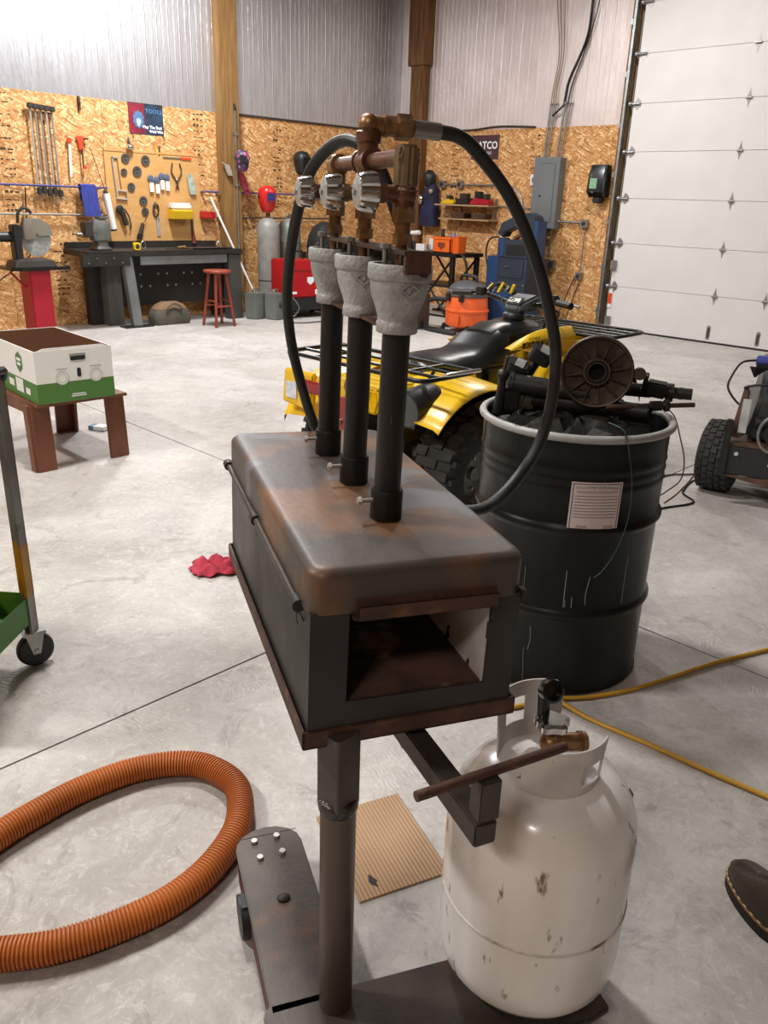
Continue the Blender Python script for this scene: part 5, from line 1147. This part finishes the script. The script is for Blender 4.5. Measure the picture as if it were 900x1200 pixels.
# pole leaning
a, b = Vector((-9.21, 6.2, 1.46)), Vector((-8.72, 6.46, .0)); b2 = Vector((-8.75, 6.62, .36))
t = thing('white_pole', 'thin white pole leaning against the wall behind the grey cans', 'pole', (-8.90, 6.76, 0))
G().cyl((0, 0, .02), tuple(a-Vector((-8.90, 6.76, 0))), .014, n=10).build('shaft', CW, t); G().cyl((0, 0, 0), (-.008, -.006, .025), .018, n=10).build('tip', JAW, t)
# cans
CANM = mat('can_grey', '#80847f', .5, .4, c2='#666a65', scale=6, amt=.6)
def can(label, loc, ink):
    t = thing('jerry_can', label, 'can', loc, QL+.25, 'grey cans by the post')
    G().bx((-.095, -.1, 0), (.095, .1, .33)).build('can_body', CANM, t, bevel=.012); G().tube(spline([(-.05, 0, .33), (-.05, 0, .37), (.05, 0, .37), (.05, 0, .33)], 4), .008, 6).build('handle', CANM, t); G().cyl((.06, .06, .33), (.06, .06, .365), .022).build('cap', CHROME, t)
    if ink: G().prism([(.055*math.cos(2*PI*k/20), .19+.05*math.sin(2*PI*k/20)) for k in range(20)], .1005, .102, RX).build('badge', mat('badge_dark', '#53605c', .6, c2='#2f3633', scale=25, amt=.8), t); G().bx((-.06, -.1035, .175), (.06, -.1022, .19)).build('badge_bar', JAW, t)
can('left grey metal can on the floor beside the bench leg', (-8.70, 6.48, 0), 0); can('right grey metal can with a dark round badge', (-8.52, 6.66, 0), 1)
wire('floor_cable', 'grey cable looping from the cans across the floor to the welder', [(-8.5, 6.62, .3), (-8.4, 6.8, .3), (-8.3, 6.88, .15), (-8.35, 6.8, .02), (-8.2, 6.6, .012), (-8.0, 6.7, .012), (-8.0, 7.1, .012), (-8.2, 7.4, .012)], .009, mat('cable_grey', '#5b5b58', .5))
# helmets
def helmet(name, label, loc, rot, m, mv, s=1):
    t = thing(name, label, 'welding helmet', loc, rot)
    G().loft([[(x*w*s, y*d*s-.0, z*s) for x, y in rrect(1, 1, .42)] for z, w, d in ((-.16, .1, .1), (-.13, .16, .14), (-.05, .2, .2), (.04, .22, .24), (.1, .2, .24), (.14, .14, .17), (.155, .06, .08))]).build('shell', m, t, smooth=60)
    G().box((0, -.115*s, .02*s), (.13*s, .02*s, .12*s), None, (.12, 0, 0)).build('visor_frame', m, t, bevel=.006); G().box((0, -.127*s, .022*s), (.1*s, .006, .09*s), None, (.12, 0, 0)).build('visor', mv, t)
    for sx in (-1, 1): G().cyl((sx*.1*s, 0, .03), (sx*.122*s, 0, .03), .018, n=12).build('knob', BLKPL, t)
    return t
VIS = mat('visor_blue', '#2a3370', .15)
helmet('welding_helmet', 'bright red welding helmet with blue visor on the grey cylinder', (X0+.34, 6.98, 1.46), QL-.25, mat('helmet_red', '#c8201c', .3, c2='#a81814', scale=5, amt=.5, coat=.3), VIS, 1.05)
HP_ = mat('helmet_purple', '#3a3350', .35, c2='#b5536a', scale=14, amt=.7, lo=.5, hi=.58, c3='#c9c3d0', scale3=16, lo3=.6, hi3=.64)
t = helmet('welding_helmet', 'purple patterned welding helmet hanging on the timber post', (X0+.285, 6.64, 1.90), QL-.5, HP_, BLKPL, .8)
t = thing('leather_gloves', 'red and grey gloves stuffed behind the helmet on the post', 'gloves', (X0+.165, 6.70, 1.66), QL)
G().loft([[(x*s_+o_, y-.03, z) for x, y in rrect(.1, .05, .02)] for z, s_, o_ in ((-.1, .7, .05), (-.04, 1, .03), (.04, .9, 0), (.1, .6, -.02))]).build('palm', mat('glove_red', '#9a3040', .8), t, smooth=60)
for dx in (-.03, -.01, .012, .03): G().cyl((dx+.05, -.03, -.09), (dx+.085, -.035, -.16), .012, .009, n=8).build('finger', mat('glove_red2', '#8d2c3a', .8), t)
t = thing('leather_gloves', 'pale glove tucked left of the helmet on the post', 'gloves', (X0+.15, 6.5, 1.78), QL); G().loft([[(x*s_+o_, y-.03, z) for x, y in rrect(.09, .04, .018)] for z, s_, o_ in ((-.06, .7, .02), (0, 1, 0), (.07, .7, -.03))]).build('palm', mat('glove_grey', '#9a8f88', .8), t, smooth=60); G().cyl((-.04, -.03, .05), (-.09, -.03, .09), .012, .009).build('thumb', mat('glove_grey2', '#948982', .8), t)
helmet('welding_helmet', 'black helmet hanging on the wall behind the hose loop', (X0+.16, 7.72, 1.93), QL, BLKPL, BLKGL, .95)
# gas cylinders
CYG = mat('cylinder_grey', '#8f8e89', .5, .1, c2='#77766f', scale=8, amt=.7); CYG2 = mat('cylinder_sage', '#7c817a', .5, .1, c2='#686d66', scale=6, amt=.6)
t = thing('gas_cylinder', 'tall pale grey gas cylinder under the red helmet', 'gas cylinder', (X0+.30, 7.02, 0), QL)
G().lathe([(.115, 0), (.12, .01), (.12, .22), (.148, .24), (.15, .26), (.15, .9), (.15, 1.1), (.13, 1.17), (.07, 1.22), (.04, 1.235)], 32).build('cylinder', CYG, t, smooth=45); G().cyl((0, 0, 1.23), (0, 0, 1.29), .03).build('valve', BRASS, t); G().lathe([(.1505, .42), (.152, .425), (.152, .43), (.1505, .435)], 32, cap=False).build('chain_band', JAW, t)
t = thing('gas_cylinder', 'sage green gas cylinder behind the red welder', 'gas cylinder', (X0+.24, 7.42, 0), QL)
G().lathe([(.15, 0), (.158, .01), (.158, 1.02), (.15, 1.1), (.12, 1.17), (.06, 1.21), (.04, 1.22)], 32).build('cylinder', CYG2, t, smooth=45); G().cyl((0, 0, 1.21), (0, 0, 1.27), .03).cyl((-.06, 0, 1.25), (.06, 0, 1.25), .016).build('valve', CHROME, t); G().lathe([(.159, .9), (.1605, .905), (.1605, .93), (.159, .935)], 32, cap=False).build('band', CANM, t)
# welder on cart
wdz = thing('welder', 'red welding machine with black control front on a low cart', 'welder', (-8.62, 7.16, 0), QL-.15)
WR = mat('welder_red', '#b0171d', .35, c2='#94121a', scale=4, amt=.5); 
G().bx((-.3, -.25, .10), (.42, .28, .26)).build('cart_deck', BLKPL, wdz, bevel=.008)
for x in (-.22, .34):
    for y in (-.2, .24): G().cyl((x-.02, y, .05), (x+.02, y, .05), .05, n=18).build('wheel', RUBBER, wdz)
wbd = G().bx((-.30, -.22, .26), (.18, .25, .73)).build('case', WR, wdz, bevel=.015)
G().bx((.165, -.20, .27), (.20, .24, .71)).build('control_panel', JAW, wbd, bevel=.008)
G().bx((-.3, -.225, .6), (.18, -.2195, .605)).build('seam', JAW, wbd)
G().prism([(-.02, .52), (.08, .52), (.08, .46), (.03, .42), (-.02, .46)], .2205, .222, RX).build('badge', PWH, wbd); G().bx((-.28, -.2225, .31), (-.18, -.2205, .34)).bx((.1, -.2225, .3), (.17, -.2205, .36)).build('decal', PWH, wbd)
G().tube(spline([(-.16, 0, .73), (-.16, 0, .81), (-.14, 0, .83), (.02, 0, .83), (.04, 0, .81), (.04, 0, .73)], 4), .014, 8).build('carry_handle', BLKPL, wbd)
for y, z in ((-.1, .6), (.0, .6), (.1, .6), (-.1, .48), (.05, .46)): G().cyl((.2, y, z), (.22, y, z), .02, n=14).build('knob', BLKPL if z > .5 else mat('knob_red', '#8a2a24', .4), wbd)
G().cyl((.2, -.1, .36), (.235, -.1, .36), .03).cyl((.2, .08, .36), (.23, .08, .36), .026).build('socket', ZINC, wbd)
for s in (0, .06): G().tube(spline([(.23, -.1+s*2, .36), (.3, -.14, .3), (.34, -.2, .14), (.42, -.3, .03), (.3, -.4+s, .02)], 6), .012, 8).build('lead', mat('lead_%d' % int(s*100), '#4a4a48', .5), wdz)
bxk = thing('black_machine', 'black tool bag slumped on a crate right of the red welder', 'bag', (-8.98, 7.90, 0), QL)
G().bx((-.22, -.2, 0), (.25, .2, .78)).build('crate', mat('crate_brown', '#4c3d31', .8), bxk, bevel=.01)
G().loft([[(x*s_+o_, y*s_, z) for x, y in rrect(.46, .34, .1)] for z, s_, o_ in ((.78, .95, 0), (.86, 1, 0), (1.0, .95, .02), (1.12, .75, .04), (1.18, .4, .06))]).build('bag', mat('bag_black', '#1d1e20', .7, bump=.3, bscale=20), bxk, smooth=60)
G().tube(spline([(-.15, -.1, .95), (-.24, -.14, .9), (-.28, -.1, .8), (-.2, -.1, .76)], 5), .03, 10).build('sleeve', BLKPL, bxk); G().bx((.0, -.175, .93), (.06, -.165, .96)).build('tag', PWH, bxk)
# grinder pedestal
gp = thing('pedestal_saw', 'black cutting machine on a red steel pedestal at the left', 'machine', (X0+.62, 3.70, 0), QL)
PRD = mat('pedestal_red', '#a8142a', .4, c2='#8c1022', scale=4, amt=.5)
G().bx((-.12, -.14, .012), (.1, .12, .70)).build('pedestal', PRD, gp, bevel=.008); G().bx((-.28, -.24, 0), (.25, .22, .014)).build('foot_plate', PRD, gp)
G().bx((.1, -.06, .1), (.13, .1, .5)).build('side_flange', PRD, gp); G().tube([(-.26, 0, .68), (-.12, 0, .52)], .012, 8).build('brace', PRD, gp)
G().loft([[(x, y, z) for x, y in rrect(.62, .4, .04)] for z in (.70, .735)]).build('table', BLKGL, gp); G().loft([[(x*s_-.03, y*s_, z) for x, y in rrect(.46, .26, .04)] for z, s_ in ((.735, 1), (.79, .9), (.81, .6))]).build('turntable', JAW, gp, smooth=40)
G().bx((-.2, -.06, .8), (-.12, .06, 1.14)).build('pivot_post', BLKPL, gp, bevel=.01); G().bx((.2, -.04, .70), (.36, .04, .73)).build('table_wing', BLKGL, gp)
G().lathe([(.02, -.03), (.17, -.03), (.175, -.02), (.175, .02), (.17, .03), (.02, .03)], 32, T(.06, .02, 1.03) @ RX, a0=0, a1=PI*1.1, cap=False).build('blade_guard', mat('guard_grey', '#8a8578', .45, .3), gp); G().cyl((.06, .018, .98), (.06, .022, .98), .155, n=36).build('blade', GALV, gp)
G().cyl((-.35, .02, 1.02), (-.12, .02, 1.02), .05, n=18).build('motor', BLKPL, gp); G().loft([[(x*s_, .0+y*s_, z) for x, y in rrect(.14, .12, .03)] for z, s_ in ((1.0, 1), (1.12, .9), (1.2, .5))], T(-.03, .0, 0)).build('arm_housing', mat('housing_taupe', '#6d6358', .5), gp, smooth=40)
G().tube(spline([(-.12, 0, 1.15), (-.1, 0, 1.26), (-.03, 0, 1.3), (.03, 0, 1.25)], 5), .016, 8).build('handle', BLKPL, gp)
wire('hanging_cable', 'dark cable hanging down the boards behind the saw', [(X0+.03, 3.95, 1.5), (X0+.04, 3.92, 1.2), (X0+.06, 3.9, .8), (X0+.05, 3.5, .5), (X0+.05, 3.4, .2)], .008, BKW)
# ================================================================== BACK WALL (local x along wall, -y faces the room)
def BWp(x, z, off=0): return (x, Y1-off, z)
SM = mat('sign_maroon', '#43222a', .5, c2='#5c4a4a', scale=4, amt=.5, lo=.5, hi=.7)
sg = thing('wall_sign', 'maroon tool company sign with white letters on the boards', 'sign', BWp(-7.73, 2.23, .002))
G().bx((-.24, -.008, -.155), (.24, 0, .155)).build('sign_board', SM, sg); text('MATCO', .135, PWH, sg, (.0, -.0095, .02), sx=.92, bold=.003); text('TOOLS', .05, PWH, sg, (.05, -.0095, -.075), sx=.9)
# electric panel
EG = mat('panel_grey', '#6c7173', .45, c2='#62676a', scale=3, amt=.5)
ep = thing('electric_panel', 'tall grey electrical panel on the back wall', 'electrical panel', BWp(-6.565, 1.21))
G().bx((-.2, -.14, 0), (.19, 0, .87)).build('box', EG, ep, bevel=.004); G().bx((-.205, -.148, -.005), (.195, -.14, .875)).build('cover', EG, ep, bevel=.003)
d_ = G().bx((-.1, -.154, .08), (.13, -.148, .80)).build('door', EG, ep, bevel=.003); G().cyl((-.07, -.155, .4), (-.07, -.162, .4), .014, n=10).build('latch', BLKPL, d_)
def conduit(label, pts, r, m=ZINC, name='conduit', group=None):
    o = Vector(pts[0]); t = thing(name, label, 'conduit', tuple(o), 0, group)
    G().tube([tuple(Vector(p)-o) for p in pts], r, 8).build('conduit_tube', m, t, smooth=60)
    for p in (pts[0], pts[-1]): G().ball(tuple(Vector(p)-o), r*1.5, 10, 6).build('coupling', m, t)
yy = Y1-.04
for i, (xa, xb, lb_) in enumerate(((-6.70, -6.67, 'leftmost'), (-6.645, -6.60, 'second'), (-6.5, -6.455, 'third'), (-6.44, -6.38, 'rightmost'))):
    conduit(lb_+' of four conduits rising from the electrical panel', [(xa, yy, 2.08), (xa, yy, 2.2), (xb, yy, 2.72)], .014, ZINC, 'conduit', 'conduits above the panel')
conduit('thick grey conduit dropping below the electrical panel', [(-6.6, yy, 1.2), (-6.58, yy, .95), (-6.56, yy, .72)], .03, EG)
conduit('thin conduit dropping to the outlet box below the panel', [(-6.47, yy, 1.2), (-6.47, yy, .82)], .012)
conduit('conduit running right from the electrical panel', [(-6.37, yy, 1.3), (-6.02, yy, 1.3)], .014)
conduit('thin conduit dropping to the lowest outlet by the door', [(-5.96, yy, 1.26), (-5.96, yy, .68)], .009)
conduit('long bent conduit above the tool shelf', [(-8.5, yy, 1.74), (-7.35, yy, 1.74), (-7.15, yy, 1.72), (-7.02, yy, 1.6), (-6.98, yy, 1.45)], .012)
conduit('dark conduit running behind the shelf to the panel', [(-7.55, yy, 1.47), (-6.78, yy, 1.45)], .010)
def obox(label, x, z, s, m=ZINC):
    t = thing('outlet_box', label, 'outlet', BWp(x, z, .001)); G().bx((-s, -.06, -s), (s, 0, s)).build('box', m, t, bevel=.004); G().cyl((0, -.06, 0), (0, -.068, 0), s*.55, n=14).build('socket', JAW, t); G().box((0, -.062, s*.8), (s*.3, .006, s*.2)).build('screw_tab', ZINC, t)
obox('outlet box below the thin panel conduit', -6.42, .75, .055); obox('junction box at the end of the right conduit', -5.98, 1.29, .05); obox('lowest round outlet near the door frame', -5.98, .63, .045)
obox('pale outlet box beside the blue press', -6.56, .70, .05, CANM); obox('left box on the conduit above the shelf', -8.45, 1.74, .05); obox('second box on the conduit above the shelf', -8.12, 1.74, .05)
t = thing('switch_box', 'small white switch box left of the electrical panel', 'switch', BWp(-6.84, 1.81)); G().bx((-.045, -.05, -.07), (.045, 0, .07)).build('box', CW, t, bevel=.004); G().bx((-.015, -.056, -.03), (.015, -.05, .03)).build('toggle', CANM, t)
# dispenser
dp = thing('soap_dispenser', 'black wall dispenser with a green window by the door', 'dispenser', BWp(-5.80, 1.57))
G().loft([[(x*w, -.02-dd_*.5+y*dd_, z) for x, y in rrect(1, 1, .18)] for z, w, dd_ in ((.04, .24, .1), (.1, .27, .16), (.3, .26, .15), (.42, .23, .11))]).build('housing', BLKGL, dp, smooth=40)
G().box((-.03, -.183, .2), (.1, .01, .12), None, (-.04, 0, 0)).build('window', mat('window_green', '#7fa98a', .3), dp); G().bx((-.06, -.13, -.03), (.06, -.02, .05)).build('nozzle', BLKPL, dp, bevel=.015); G().box((-.03, -.19, .1), (.03, .006, .012)).build('badge', CANM, dp)
# hanging cables from above
CABT = mat('cable_tan', '#8a7458', .6)
wire('hanging_cable', 'thick black cable dropping from the ceiling to the panel conduits', [(-6.2, yy, 4.5), (-6.21, yy, 3.83), (-6.235, yy, 3.43), (-6.4, yy-.03, 3.0), (-6.44, yy-.02, 2.85), (-6.47, yy, 2.68)], .017, BKW)
wire('hanging_cable', 'thin dark cable hanging right of the thick black one', [(-6.08, yy, 4.5), (-6.12, yy, 3.8), (-6.25, yy, 3.3), (-6.38, yy, 2.95), (-6.42, yy, 2.7)], .006, BKW)
for i, dx in enumerate((0, .05, .11)): wire('hanging_cable', ['left', 'middle', 'right'][i]+' of three tan cables hanging above the panel', [(-6.74+dx, yy, 4.5), (-6.72+dx, yy, 3.9), (-6.62+dx*.6, yy, 3.3), (-6.66+dx*.5, yy, 2.9), (-6.67+dx*.6, yy, 2.72)], .006, CABT)
wire('hanging_cable', 'short black cable bridging the conduits above the panel', [(-6.62, yy-.02, 2.58), (-6.53, yy-.04, 2.63), (-6.46, yy-.02, 2.70)], .012, BKW)
# shelf with tools
shm = mat('shelf_wood', '#a98a63', .6)
sh = thing('tool_shelf', 'two-tier narrow wooden tool shelf under the conduit', 'shelf', BWp(-7.9, 1.26))
G().bx((-.5, -.26, .19), (.5, 0, .21)).build('upper_board', shm, sh); G().bx((-.43, -.24, 0), (.5, 0, .02)).build('lower_board', shm, sh)
for x in (-.2, .45): G().bx((x-.012, -.02, -.1), (x+.012, 0, .3)).bx((x-.01, -.22, .17), (x+.01, -.0, .19)).build('shelf_bracket', ZINC, sh)
t = thing('shelf_tool', 'yellow cordless tool on the left of the upper shelf', 'power tool', BWp(-8.22, 1.471, .14)); G().prism([(-.13, 0), (.12, 0), (.12, .04), (.02, .07), (-.05, .05), (-.13, .02)], -.05, .05, RX).build('body', YB, t, bevel=.008); G().bx((-.02, -.04, .07), (.04, .04, .12)).build('battery', JAW, t)
t = thing('shelf_tool', 'black battery charger in the middle of the upper shelf', 'charger', BWp(-7.93, 1.471, .14)); G().bx((-.12, -.07, 0), (.12, .07, .08)).build('body', BLKPL, t, bevel=.01); G().bx((-.06, -.05, .08), (.07, .05, .15)).build('battery', JAW, t, bevel=.006)
t = thing('shelf_tool', 'red cordless tool on the right of the upper shelf', 'power tool', BWp(-7.62, 1.471, .14)); G().prism([(-.18, 0), (.18, 0), (.18, .06), (.08, .08), (-.1, .09), (-.18, .03)], -.06, .06, RX).build('body', PRD, t, bevel=.01); G().bx((-.1, -.05, .085), (.0, .05, .18)).build('battery', BLKPL, t, bevel=.01); G().bx((.05, -.04, .07), (.13, .04, .15)).build('grip', JAW, t, bevel=.01)
for i, x in enumerate((-8.0, -7.62)):
    t = thing('shelf_box', ['small brown box on the left of the lower shelf', 'small brown box on the right of the lower shelf'][i], 'box', BWp(x, 1.281, .12)); G().bx((-.12, -.08, 0), (.12, .08, .07)).build('box', RUSTY, t, bevel=.006); G().bx((-.125, -.085, .055), (.125, .085, .075)).build('lid', mat('lid_brown%d' % i, '#4a3a30', .6), t)
# hanging apron / jacket
t = thing('hung_jacket', 'dark purple jacket and gear hanging beside the corner post', 'jacket', BWp(-8.62, 1.5, .12))
G().loft([[(x*w+o_, y*d, z) for x, y in rrect(1, 1, .35)] for z, w, d, o_ in ((-.35, .34, .2, 0), (-.2, .3, .22, .0), (0, .26, .2, .02), (.18, .2, .16, .03), (.26, .1, .08, .03))]).build('jacket_body', mat('jacket_purple', '#23234e', .8, c2='#15151f', scale=7, amt=.9, bump=.3, bscale=20), t, smooth=60)
G().loft([[(x*w, y*w-.02, z) for x, y in rrect(1, 1, .45)] for z, w in ((.2, .12), (.26, .18), (.36, .18), (.43, .08))]).build('cap', BLKPL, t, smooth=60); G().ball((-.08, -.12, .02), (.045, .03, .07)).ball((.1, -.1, .14), (.04, .03, .04)).build('chrome_fitting', CHROME, t)
# folding work table with parts
wt = thing('work_table', 'black steel frame table with crossed legs beside the orange vacuum', 'table', (-7.68, 9.0, 0))
FRB = mat('frame_black', '#1d1c1b', .45, .3)
G().bx((-.45, -.3, .80), (.45, .3, .85)).build('table_top', FRB, wt, bevel=.006)
for y in (-.26, .26):
    G().tube([(-.4, y, .8), (.3, y, .02)], .016, 8).build('leg', FRB, wt); G().tube([(.38, y, .8), (-.3, y, .02)], .016, 8).build('leg', FRB, wt); G().bx((.33, y-.02, 0), (.4, y+.02, .8)).build('leg', FRB, wt)
    G().bx((-.4, y-.012, .0), (.4, y+.012, .025)).build('foot', FRB, wt)
G().bx((-.35, -.26, .4), (.36, .26, .43)).build('lower_shelf', BLKPL, wt); G().tube(spline([(.42, -.2, .83), (.5, -.2, .82), (.56, -.2, .7), (.6, -.2, .45)], 6), .016, 8).build('side_rail', FRB, wt)
ob = thing('orange_box', 'orange open parts box on the black work table', 'box', (-7.52, 8.9, .851))
OBX = mat('box_orange', '#e0631c', .5)
G().bx((-.19, -.13, 0), (.12, .13, .014)).bx((-.19, -.13, 0), (-.175, .13, .2)).bx((.105, -.13, 0), (.12, .13, .2)).bx((-.19, .115, 0), (.12, .13, .2)).bx((-.19, -.13, 0), (.12, -.115, .19)).build('box_body', OBX, ob, bevel=.004)
G().bx((-.2, -.14, .17), (.13, -.115, .2)).build('rim', OBX, ob, bevel=.004); G().prism([(-.1, .13), (.03, .13), (.03, .08), (-.035, .035), (-.1, .08)], .1305, .132, RX).build('badge', mat('badge_rust', '#7d2f10', .6), ob)
G().loft([[(x*w+.17, y*w, z) for x, y in rrect(.12, .2, .03)] for z, w in ((0, .9), (.2, 1), (.215, 1.05))]).build('side_pocket', OBX, ob)
G().cyl((-.13, 0, .014), (-.13, 0, .3), .03, .025).build('brush_handle', JAW, ob); G().cyl((.02, .02, .014), (.03, .02, .22), .02).build('bottle', GALV, ob); G().ball((.06, 0, .21), .04).build('blue_cap', mat('cap_blue', '#5a6f9c', .4), ob)
WH = mat('parts_white', '#d9d6d0', .5)
for i, (x, y, w, d, h, m, lb_) in enumerate(((-7.93, 8.82, .16, .14, .09, WH, 'low white carton on the left of the work table'), (-7.86, 9.05, .2, .16, .16, WH, 'taller white carton behind on the work table'), (-8.02, 9.08, .12, .1, .2, mat('parts_tan', '#c9956a', .6), 'tan carton at the back left of the work table'))):
    t = thing('parts_carton', lb_, 'box', (x, y, .851)); G().bx((-w/2, -d/2, 0), (w/2, d/2, h)).build('carton_body', m, t, bevel=.004); G().bx((-w/2-.001, -.02, h*.3), (w/2+.001, .02, h+.001)).build('tape', JAW if i == 1 else CD, t)
t = thing('chrome_pump', 'chrome and white spray gun standing at the left of the work table', 'spray gun', (-8.1, 8.78, .851)); G().cyl((0, 0, 0), (0, 0, .12), .05, .045).build('cup', JAW, t); G().cyl((0, 0, .12), (0, 0, .2), .02).build('neck', CHROME, t); G().cyl((-.05, 0, .22), (.14, -.02, .24), .03, n=14).build('barrel', WH, t); G().cyl((-.04, 0, .22), (-.06, .0, .1), .016).build('grip', CHROME, t); G().ball((-.05, 0, .23), .045).build('tank', CHROME, t)
t = thing('red_cylinder', 'small red cylinder under the black work table', 'canister', (-7.25, 8.72, 0)); G().lathe([(.06, 0), (.07, .01), (.07, .34), (.04, .4), (.02, .42)], 20).build('canister', PRD, t, smooth=40); G().cyl((0, 0, .42), (0, 0, .46), .02).build('valve', BLKPL, t)
# blue press / saw
bp = thing('blue_press', 'blue box-framed metal working machine beside the electrical panel', 'machine', (-6.72, 9.32, 0))
BLM = mat('machine_blue', '#24456e', .4, c2='#1d395c', scale=4, amt=.6); BLD = mat('machine_navy', '#2e3845', .45, c2='#252d38', scale=4, amt=.6)
G().bx((-.3, -.2, .36), (.36, .25, .83)).build('body_box', BLD, bp, bevel=.01); G().bx((-.305, -.202, .36), (-.12, .252, .84)).build('side_plate', BLM, bp, bevel=.006)
dr_ = G().bx((-.1, -.21, .58), (.3, -.2, .81)).build('drawer', BLD, bp, bevel=.004); G().tube([(.0, -.21, .72), (.0, -.225, .72), (.08, -.225, .725), (.08, -.21, .725)], .005, 6).build('pull', ZINC, dr_)
G().bx((-.05, -.2, .83), (.34, .2, 1.06)).build('upper_box', BLD, bp, bevel=.01); G().bx((.0, -.206, .87), (.3, -.2, 1.0)).build('screen', BLKPL, bp)
for x in (-.26, .1, .3): G().bx((x-.05, -.16, 0), (x+.05, .2, .36)).build('leg', BLM, bp, bevel=.006)
G().bx((-.02, -.15, .2), (.06, -.1, .36)).build('yellow_leg', mat('leg_yellow', '#a89a3c', .5), bp)
fr = [(-.26, 1.12), (-.2, 1.26), (-.02, 1.34), (.22, 1.40), (.34, 1.36), (.38, 1.26), (.36, .83), (.27, .83), (.27, 1.16), (.2, 1.24), (.0, 1.2), (-.14, 1.14), (-.16, 1.08)]
G().prism(fr, -.09, .09, RX).build('c_frame', BLD, bp, bevel=.012); G().bx((.34, -.1, .85), (.4, .1, 1.3)).build('edge_plate', BLM, bp, bevel=.006)
G().cyl((-.2, 0, .84), (-.2, 0, 1.07), .075, n=24).build('ram_cylinder', BLM, bp); G().cyl((-.2, 0, 1.07), (-.2, 0, 1.16), .03).build('rod', CHROME, bp); G().bx((-.25, -.04, 1.14), (-.15, .04, 1.22)).build('clevis', BLM, bp, bevel=.008)
for x, z in ((-.29, .5), (-.2, .5), (.32, .5), (-.2, .86)): G().cyl((x, -.2, z), (x, -.212, z), .014, n=8).build('bolt', ZINC, bp)
G().tube(spline([(-.27, -.02, 1.08), (-.4, -.04, 1.05), (-.46, -.04, .9), (-.42, -.04, .7), (-.33, -.04, .6)], 6), .012, 8).build('hydraulic_hose', BLKPL, bp)
G().cyl((.0, -.05, 1.06), (.1, -.05, 1.12), .03).build('guide_roller', BRASS, bp)
# shop vacuum
vc = thing('shop_vacuum', 'orange and grey shop vacuum with black hose on the floor', 'vacuum', (-6.42, 8.0, 0))
VO = mat('vac_orange', '#e2622c', .45, c2='#d2541f', scale=4, amt=.5); VGR = mat('vac_grey', '#4a4b4c', .5)
G().lathe([(.24, .07), (.262, .09), (.262, .24), (.272, .25), (.272, .27), (.255, .28), (.245, .42), (.24, .43)], 28).build('drum', VO, vc, smooth=35)
G().bx((-.05, -.275, .08), (.1, -.255, .23)).build('drain_panel', VO, vc, bevel=.008)
G().lathe([(.25, .425), (.256, .435), (.25, .5), (.2, .56), (.13, .60), (.06, .61), (.001, .612)], 28).build('lid', VGR, vc, smooth=35); G().lathe([(.251, .48), (.259, .485), (.259, .497), (.249, .5)], 28, cap=False).build('lid_band', mat('vac_light', '#74767a', .5), vc)
for s in (-1, 1): G().box((s*.1, -.245, .42), (.06, .05, .09)).build('latch', BLKPL, vc, bevel=.008)
G().tube(spline([(-.12, 0, .58), (-.1, 0, .66), (.1, 0, .66), (.12, 0, .58)], 5), .02, 8).build('handle', BLKPL, vc)
for k in range(4):
    a = PI/4+PI/2*k; G().box((.25*math.cos(a), .25*math.sin(a), .07), (.1, .07, .05), None, (0, 0, a)).build('caster_arm', BLKPL, vc, bevel=.01); G().cyl((.29*math.cos(a)-.015, .29*math.sin(a), .028), (.29*math.cos(a)+.015, .29*math.sin(a), .028), .028, n=14).build('caster', RUBBER, vc)
hp_ = [tuple(p) for p in spline([(-.22, -.08, .36), (-.4, -.14, .36), (-.52, -.2, .3), (-.5, -.26, .14), (-.35, -.36, .04), (-.1, -.42, .035), (.2, -.44, .035)], 14)]
G().tube(hp_, lambda i: .032 if i % 2 else .028, 10).build('hose', BLKPL, vc, smooth=30)
vb_ = thing('hose_parts', 'tangle of black and chrome tool parts piled beside the vacuum', 'tools', (-6.25, 8.45, 0))
G().bx((-.12, -.15, 0), (.2, .2, .45)).build('crate', BLM, vb_, bevel=.01); G().tube(spline([(-.14, -.1, .46), (0, -.05, .58), (.15, -.0, .5), (.2, .05, .47)], 5), .03, 10).build('black_hose', BLKPL, vb_)
for k in range(5): G().cyl((-.15+.08*k, -.12+.02*k, .47), (-.1+.08*k, -.05, .56+.015*(k % 3)), .018, n=10).build('fitting', CHROME if k % 2 else YB, vb_)
# yellow lettered carton behind the burners
yb_ = thing('yellow_carton', 'brown and yellow lettered carton on the floor behind the burners', 'box', (-7.18, 7.6, 0), .15)
YBR = mat('carton_umber', '#4a3b33', .7)
G().bx((-.32, -.2, 0), (.32, .2, .42)).build('carton_body', YBR, yb_, bevel=.006); G().prism([(-.1+.09*math.cos(2*PI*k/20), .2+.1*math.sin(2*PI*k/20)) for k in range(20)], .2005, .202, RX).build('yellow_spot', YB, yb_)
for k in range(3): G().bx((.13+.05*k, -.2025, .1+.07*k), (.29, -.2005, .15+.07*k)).build('yellow_stripe', YB, yb_)
G().bx((-.1, -.21, .42), (.1, .21, .424)).build('tape', mat('tape_tan', '#8a6d4c', .5), yb_)
# bars leaning in the corner by the door
for i, (xa, xb) in enumerate(((-6.05, -6.15), (-5.98, -6.0))):
    t = thing('steel_bar', ['left thin rod leaning on the boards by the door', 'right thin rod leaning on the boards by the door'][i], 'rod', (xb, Y1-.25, 0)); G().cyl((0, 0, .004), (xa-xb, .235, .62-.08*i), .010, n=8).build('rod', RUSTY, t); G().cyl((0, 0, 0), (0, 0, .02), .018, n=8).build('foot', JAW, t)
# stack of dark flat stock on floor before the door
t = thing('floor_mat', 'flat dark steel lengths lying on the floor before the boards', 'steel stock', (-5.9, 9.15, 0), -.5)
for k in range(3): G().bx((-.5+.05*k, -.15+.1*k, .0), (.5+.04*k, -.07+.1*k, .02+.012*k)).build('bar', STEEL if k % 2 else BLKPL, t, bevel=.002)
